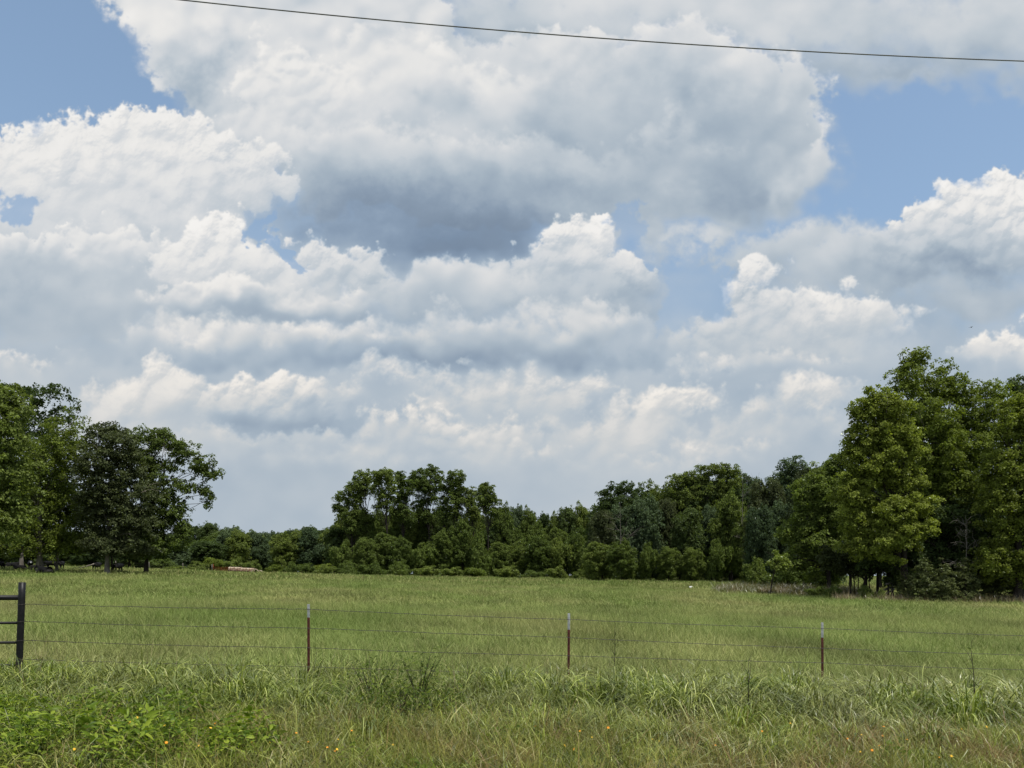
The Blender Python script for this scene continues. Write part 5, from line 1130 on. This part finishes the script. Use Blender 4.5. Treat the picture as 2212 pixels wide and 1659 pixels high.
def leafy(name, label, cat, group, px, D, h, w, n, leaves, rng, stem_n=5, sc=1.0, stemmat='vine'):
    x, y, z = gpt(px, D); o = tag(empty(name, (x, y, z)), label, cat, group); tips = []
    for i in range(stem_n):
        a = rng.rand() * 6.283; r = w * .5 * rng.rand() ** .6; T = np.linspace(0, 1, 6)[:, None]; top = np.array([math.cos(a) * r, math.sin(a) * r, h * rng.uniform(.7, 1.05)])
        P = top * T; P[:, :2] *= T ** .4; mb = MB(); mb.tube(P, .005 * (1.2 - T[:, 0]), k=4); link('stem', mb.mesh('weed_stem'), mat[stemmat], o); tips.append(P)
    for i in range(n):
        P = tips[rng.randint(stem_n)]; t = rng.uniform(.25, 1.0) ** .7; c = P[0] + (P[-1] - P[0]) * t; c = np.array([np.interp(t, np.linspace(0, 1, 6), P[:, j]) for j in range(3)])
        l = bpy.data.objects.new('leaf', leaves[rng.randint(len(leaves))]); COL.objects.link(l); l.parent = o; l.location = c; s = sc * rng.uniform(.6, 1.15) * (1.1 - .35 * t); l.scale = (s, s, s)
        l.rotation_euler = (rng.randn() * .35, -rng.uniform(-.1, .7) if rng.rand() < .8 else .4, rng.rand() * 6.283)
    return o
rw = np.random.RandomState(21)
spots = [(40, 6.55, .42), (120, 7.0, .42), (205, 6.6, .40), (290, 7.3, .40), (375, 6.7, .36), (30, 7.5, .38), (165, 7.9, .40), (330, 6.35, .30), (440, 7.3, .32), (250, 8.2, .36), (95, 6.2, .34), (520, 6.9, .28)]
names = ['nearest the bottom left corner', 'at the left, in front of the arching grass', 'beside the corner weed at the bottom left', 'where the weeds meet the coarse grass at left', 'by the first orange flowers at left', 'under the black pipe fence post', 'tallest, behind the others at left',
         'low, at the bottom edge left of the flowers', 'at the right side of the weed patch', 'furthest back in the weed patch', 'cut by the bottom edge at far left', 'smallest, last to the right of the weed patch']
for (px, D_, h), nm in zip(spots, names):
    leafy('broadleaf_weed', 'bright green broadleaf weed ' + nm, 'weed', 'broadleaf weeds at the bottom left', px, D_, h, .5, 20, weed_leaves, rw, stem_n=6)
def leaf_tuft(name, mt, seed, n, area, h, L, Wd):
    rng = np.random.RandomState(seed); V = []; F = []; T = []; b = 0
    for i in range(n):
        v, f = leaf_mesh('x', L, Wd, .35, .35, 4); v = np.array(v) * rng.uniform(.5, 1.15); e1, e2, e3 = rng.randn() * .4, rng.uniform(-.75, .3), rng.rand() * 6.283
        cy_, sy_ = math.cos(e2), math.sin(e2); cz, sz = math.cos(e3), math.sin(e3); cxx, sxx = math.cos(e1), math.sin(e1)
        v = v @ np.array([[1, 0, 0], [0, cxx, -sxx], [0, sxx, cxx]]).T @ np.array([[cy_, 0, sy_], [0, 1, 0], [-sy_, 0, cy_]]).T @ np.array([[cz, -sz, 0], [sz, cz, 0], [0, 0, 1]]).T
        r = math.sqrt(rng.rand()) * area / 2; a = rng.rand() * 6.283; v = v + np.array([r * math.cos(a), r * math.sin(a), h * (1 - (r / area * 1.6) ** 2) * rng.rand() ** .5])
        V.append(v); F += [tuple(q + b for q in ff_) for ff_ in f]; T += [rng.rand()] * len(v); b += len(v)
    return (lambda me: (me.materials.append(mt), me)[1])(mesh_np(name, np.concatenate(V), np.array(F), np.array(T), True))
wt = [leaf_tuft('weed_leaf_tuft', mat['weed'], 300 + i, 80, .34 + .05 * (i % 3), .30 + .05 * (i % 2), .050 + .014 * (i % 3), .025 + .004 * (i % 2)) for i in range(6)]
y = 5.9 + rw.rand(640) * 2.5; px = -60 + rw.rand(640) ** 1.15 * 680; k = (px < 580 - (y - 5.9) * 90 + 60 * np.sin(y * 5)) & (np.sin(px * .021 + y * 2.1) * np.sin(y * 3.7 - px * .013) > -.45); y, px = y[k], px[k]; x = fx(px, y)
scatter('weed_cover', 'bright green broad leaved weeds matted over the bottom left corner', 'weeds', wt, np.stack([x, y, tz(x, y)], 1), .5 + rw.rand(len(x)) ** 2 * 1.0, 31, tilt=.28)
x, y = wedge(rw, 240, 5.6, 9.6, pad=.5); px = x / y * FPX + W0 / 2; k = (rw.rand(len(x)) < np.where(px < 1100, .75, .35)); x, y = x[k], y[k]
scatter('weed_cover', 'scattered broad leaved weeds between the verge grasses', 'weeds', wt, np.stack([x, y, tz(x, y) - .05], 1), .45 + rw.rand(len(x)) * .4, 32, zs=.8 + 0 * x, tilt=.15)
wv = [leaf_tuft('dark_weed_tuft', mat['vine'], 330 + i, 90, .30, .26, .050, .020) for i in range(4)]
x, y = wedge(rw, 420, 5.7, 9.9, pad=.5); px = x / y * FPX + W0 / 2; k = rw.rand(len(x)) < np.where(px < 700, .8, .45) * (np.sin(px * .017) * np.sin(y * 2.9) > -.5); x, y = x[k], y[k]
scatter('dark_weeds', 'small dark leaved weeds tangled in the verge grass', 'weeds', wv, np.stack([x, y, tz(x, y) - .02], 1), .5 + rw.rand(len(x)) * .8, 33, tilt=.2)
# the leafy shrub in the verge, left of centre
for (px, D_, h, w, n, lb) in [(905, 9.2, .82, .85, 80, 'leafy dark green shrub rising above the verge grass left of centre'), (805, 9.1, .68, .85, 60, 'lower leafy shrub with brown stems beside the dark green one'), (865, 8.4, .52, .9, 50, 'sprawling leafy shrub in front of the taller pair left of centre'),
        (730, 9.0, .40, .8, 35, 'lowest leafy shrub, nearest to the first red brown post'), (950, 8.7, .40, .7, 30, 'low leafy shrub at the right end of the shrubs left of centre')]:
    o = leafy('leafy_shrub', lb, 'shrub', None, px, D_, h, w, n, vine_leaves, rw, stem_n=11, stemmat='bark')
    me = leaf_tuft('shrub_foliage', mat['vine'], 400 + n, 620, w * 1.45, h * .9, .055, .024); f_ = link('foliage', me, None, o); f_['kind'] = 'stuff'
# tall single weeds
def tall_weed(label, px, D, h, seed, m='vine', nb=9, lean=0.0):
    rng = np.random.RandomState(seed); x, y, z = gpt(px, D); o = tag(empty('tall_weed', (x, y, z)), label, 'weed'); T = np.linspace(0, 1, 7)[:, None]; P = np.array([lean * h, 0, h]) * T + rng.randn(7, 3) * .006
    mb = MB(); mb.tube(P, .007 * (1.3 - T[:, 0]), k=5)
    for i in range(nb): limb(mb, rng, P[2 + i % 5], P[2 + i % 5] + np.array([rng.randn() * .09, rng.randn() * .09, .12 + rng.rand() * .1]), .003, .001, 4, k=3)
    link('stem', mb.mesh('tall_weed_stem'), mat['bark'], o)
    for i in range(16):
        l = bpy.data.objects.new('leaf', vine_leaves[rng.randint(2)]); COL.objects.link(l); l.parent = o; l.location = P[1 + i % 6] + rng.randn(3) * .012; s = rng.uniform(.45, .9); l.scale = (s, s, s); l.rotation_euler = (0, -rng.uniform(.2, 1.0), rng.rand() * 6.28)
tall_weed('tall dark upright weed in the verge right of the middle post', 1617, 8.3, .80, 1)
tall_weed('dark thin weed with bare upper twigs in the verge at right', 2112, 9.0, .95, 2, lean=-.08)
tall_weed('slim seeding weed standing behind the wires right of the middle post', 1328, 11.6, 1.0, 3)
tall_weed('short dark weed between the first post and the leafy shrub', 1010, 9.4, .5, 4)
# orange wildflowers
def flower_mesh():
    mb = MB(); n = 7
    for i in range(n):
        a = i / n * 6.283; c, s = math.cos(a), math.sin(a); mb.add([(0, 0, 0), (.010 * c - .005 * s, .010 * s + .005 * c, .004), (.019 * c, .019 * s, .001), (.010 * c + .005 * s, .010 * s - .005 * c, .004)], [(0, 1, 2, 3)])
    mb.box((0, 0, .003), (.007, .007, .006)); return mb.mesh('flower_head', False)
fm_ = flower_mesh(); fm_.materials.append(mat['flower']); fm2 = flower_mesh(); fm2.materials.append(mat['flower2'])
sb = MB(); sb.tube(np.array([(0, 0, 0), (.01, 0, .5), (0, 0, 1.0)]), .0022, k=3, cap=False); sm_ = sb.mesh('flower_stem'); sm_.materials.append(mat['vine'])
rg = np.random.RandomState(44)
ZN = ['among the broad leaved weeds at the bottom left', 'at the bottom edge below the leafy shrub', 'at the bottom edge below the middle post', 'in the brownish weedy grass at the bottom right', 'beside the large leaves in the weed patch']
zones = [(60, 640, 5.95, 6.7, 10), (640, 900, 5.9, 6.5, 8), (1050, 1700, 5.9, 7.2, 10), (1700, 2230, 5.95, 7.2, 16), (270, 300, 6.9, 7.1, 3)]
for zi, (a, b, d0, d1, n) in enumerate(zones):
    for i in range(n):
        px, D_ = rg.uniform(a, b), rg.uniform(d0, d1); x, y, z = gpt(px, D_); h = rg.uniform(.20, .34)
        yel = rg.rand() > .45; o = tag(empty('wildflower', (x, y, z)), 'small %s wildflower %s' % ('yellow' if yel else 'orange', ZN[zi]), 'wildflower', '%s wildflowers %s' % ('yellow' if yel else 'orange', ZN[zi]))
        c = bpy.data.objects.new('stem', sm_); COL.objects.link(c); c.parent = o; c.scale = (1, 1, h)
        c = bpy.data.objects.new('flower_head', fm2 if yel else fm_); COL.objects.link(c); c.parent = o; c.location = (0, 0, h); s = rg.uniform(.4, .85); c.scale = (s, s, s); c.rotation_euler = (rg.uniform(.1, .9), rg.randn() * .4, rg.randn() * .5)
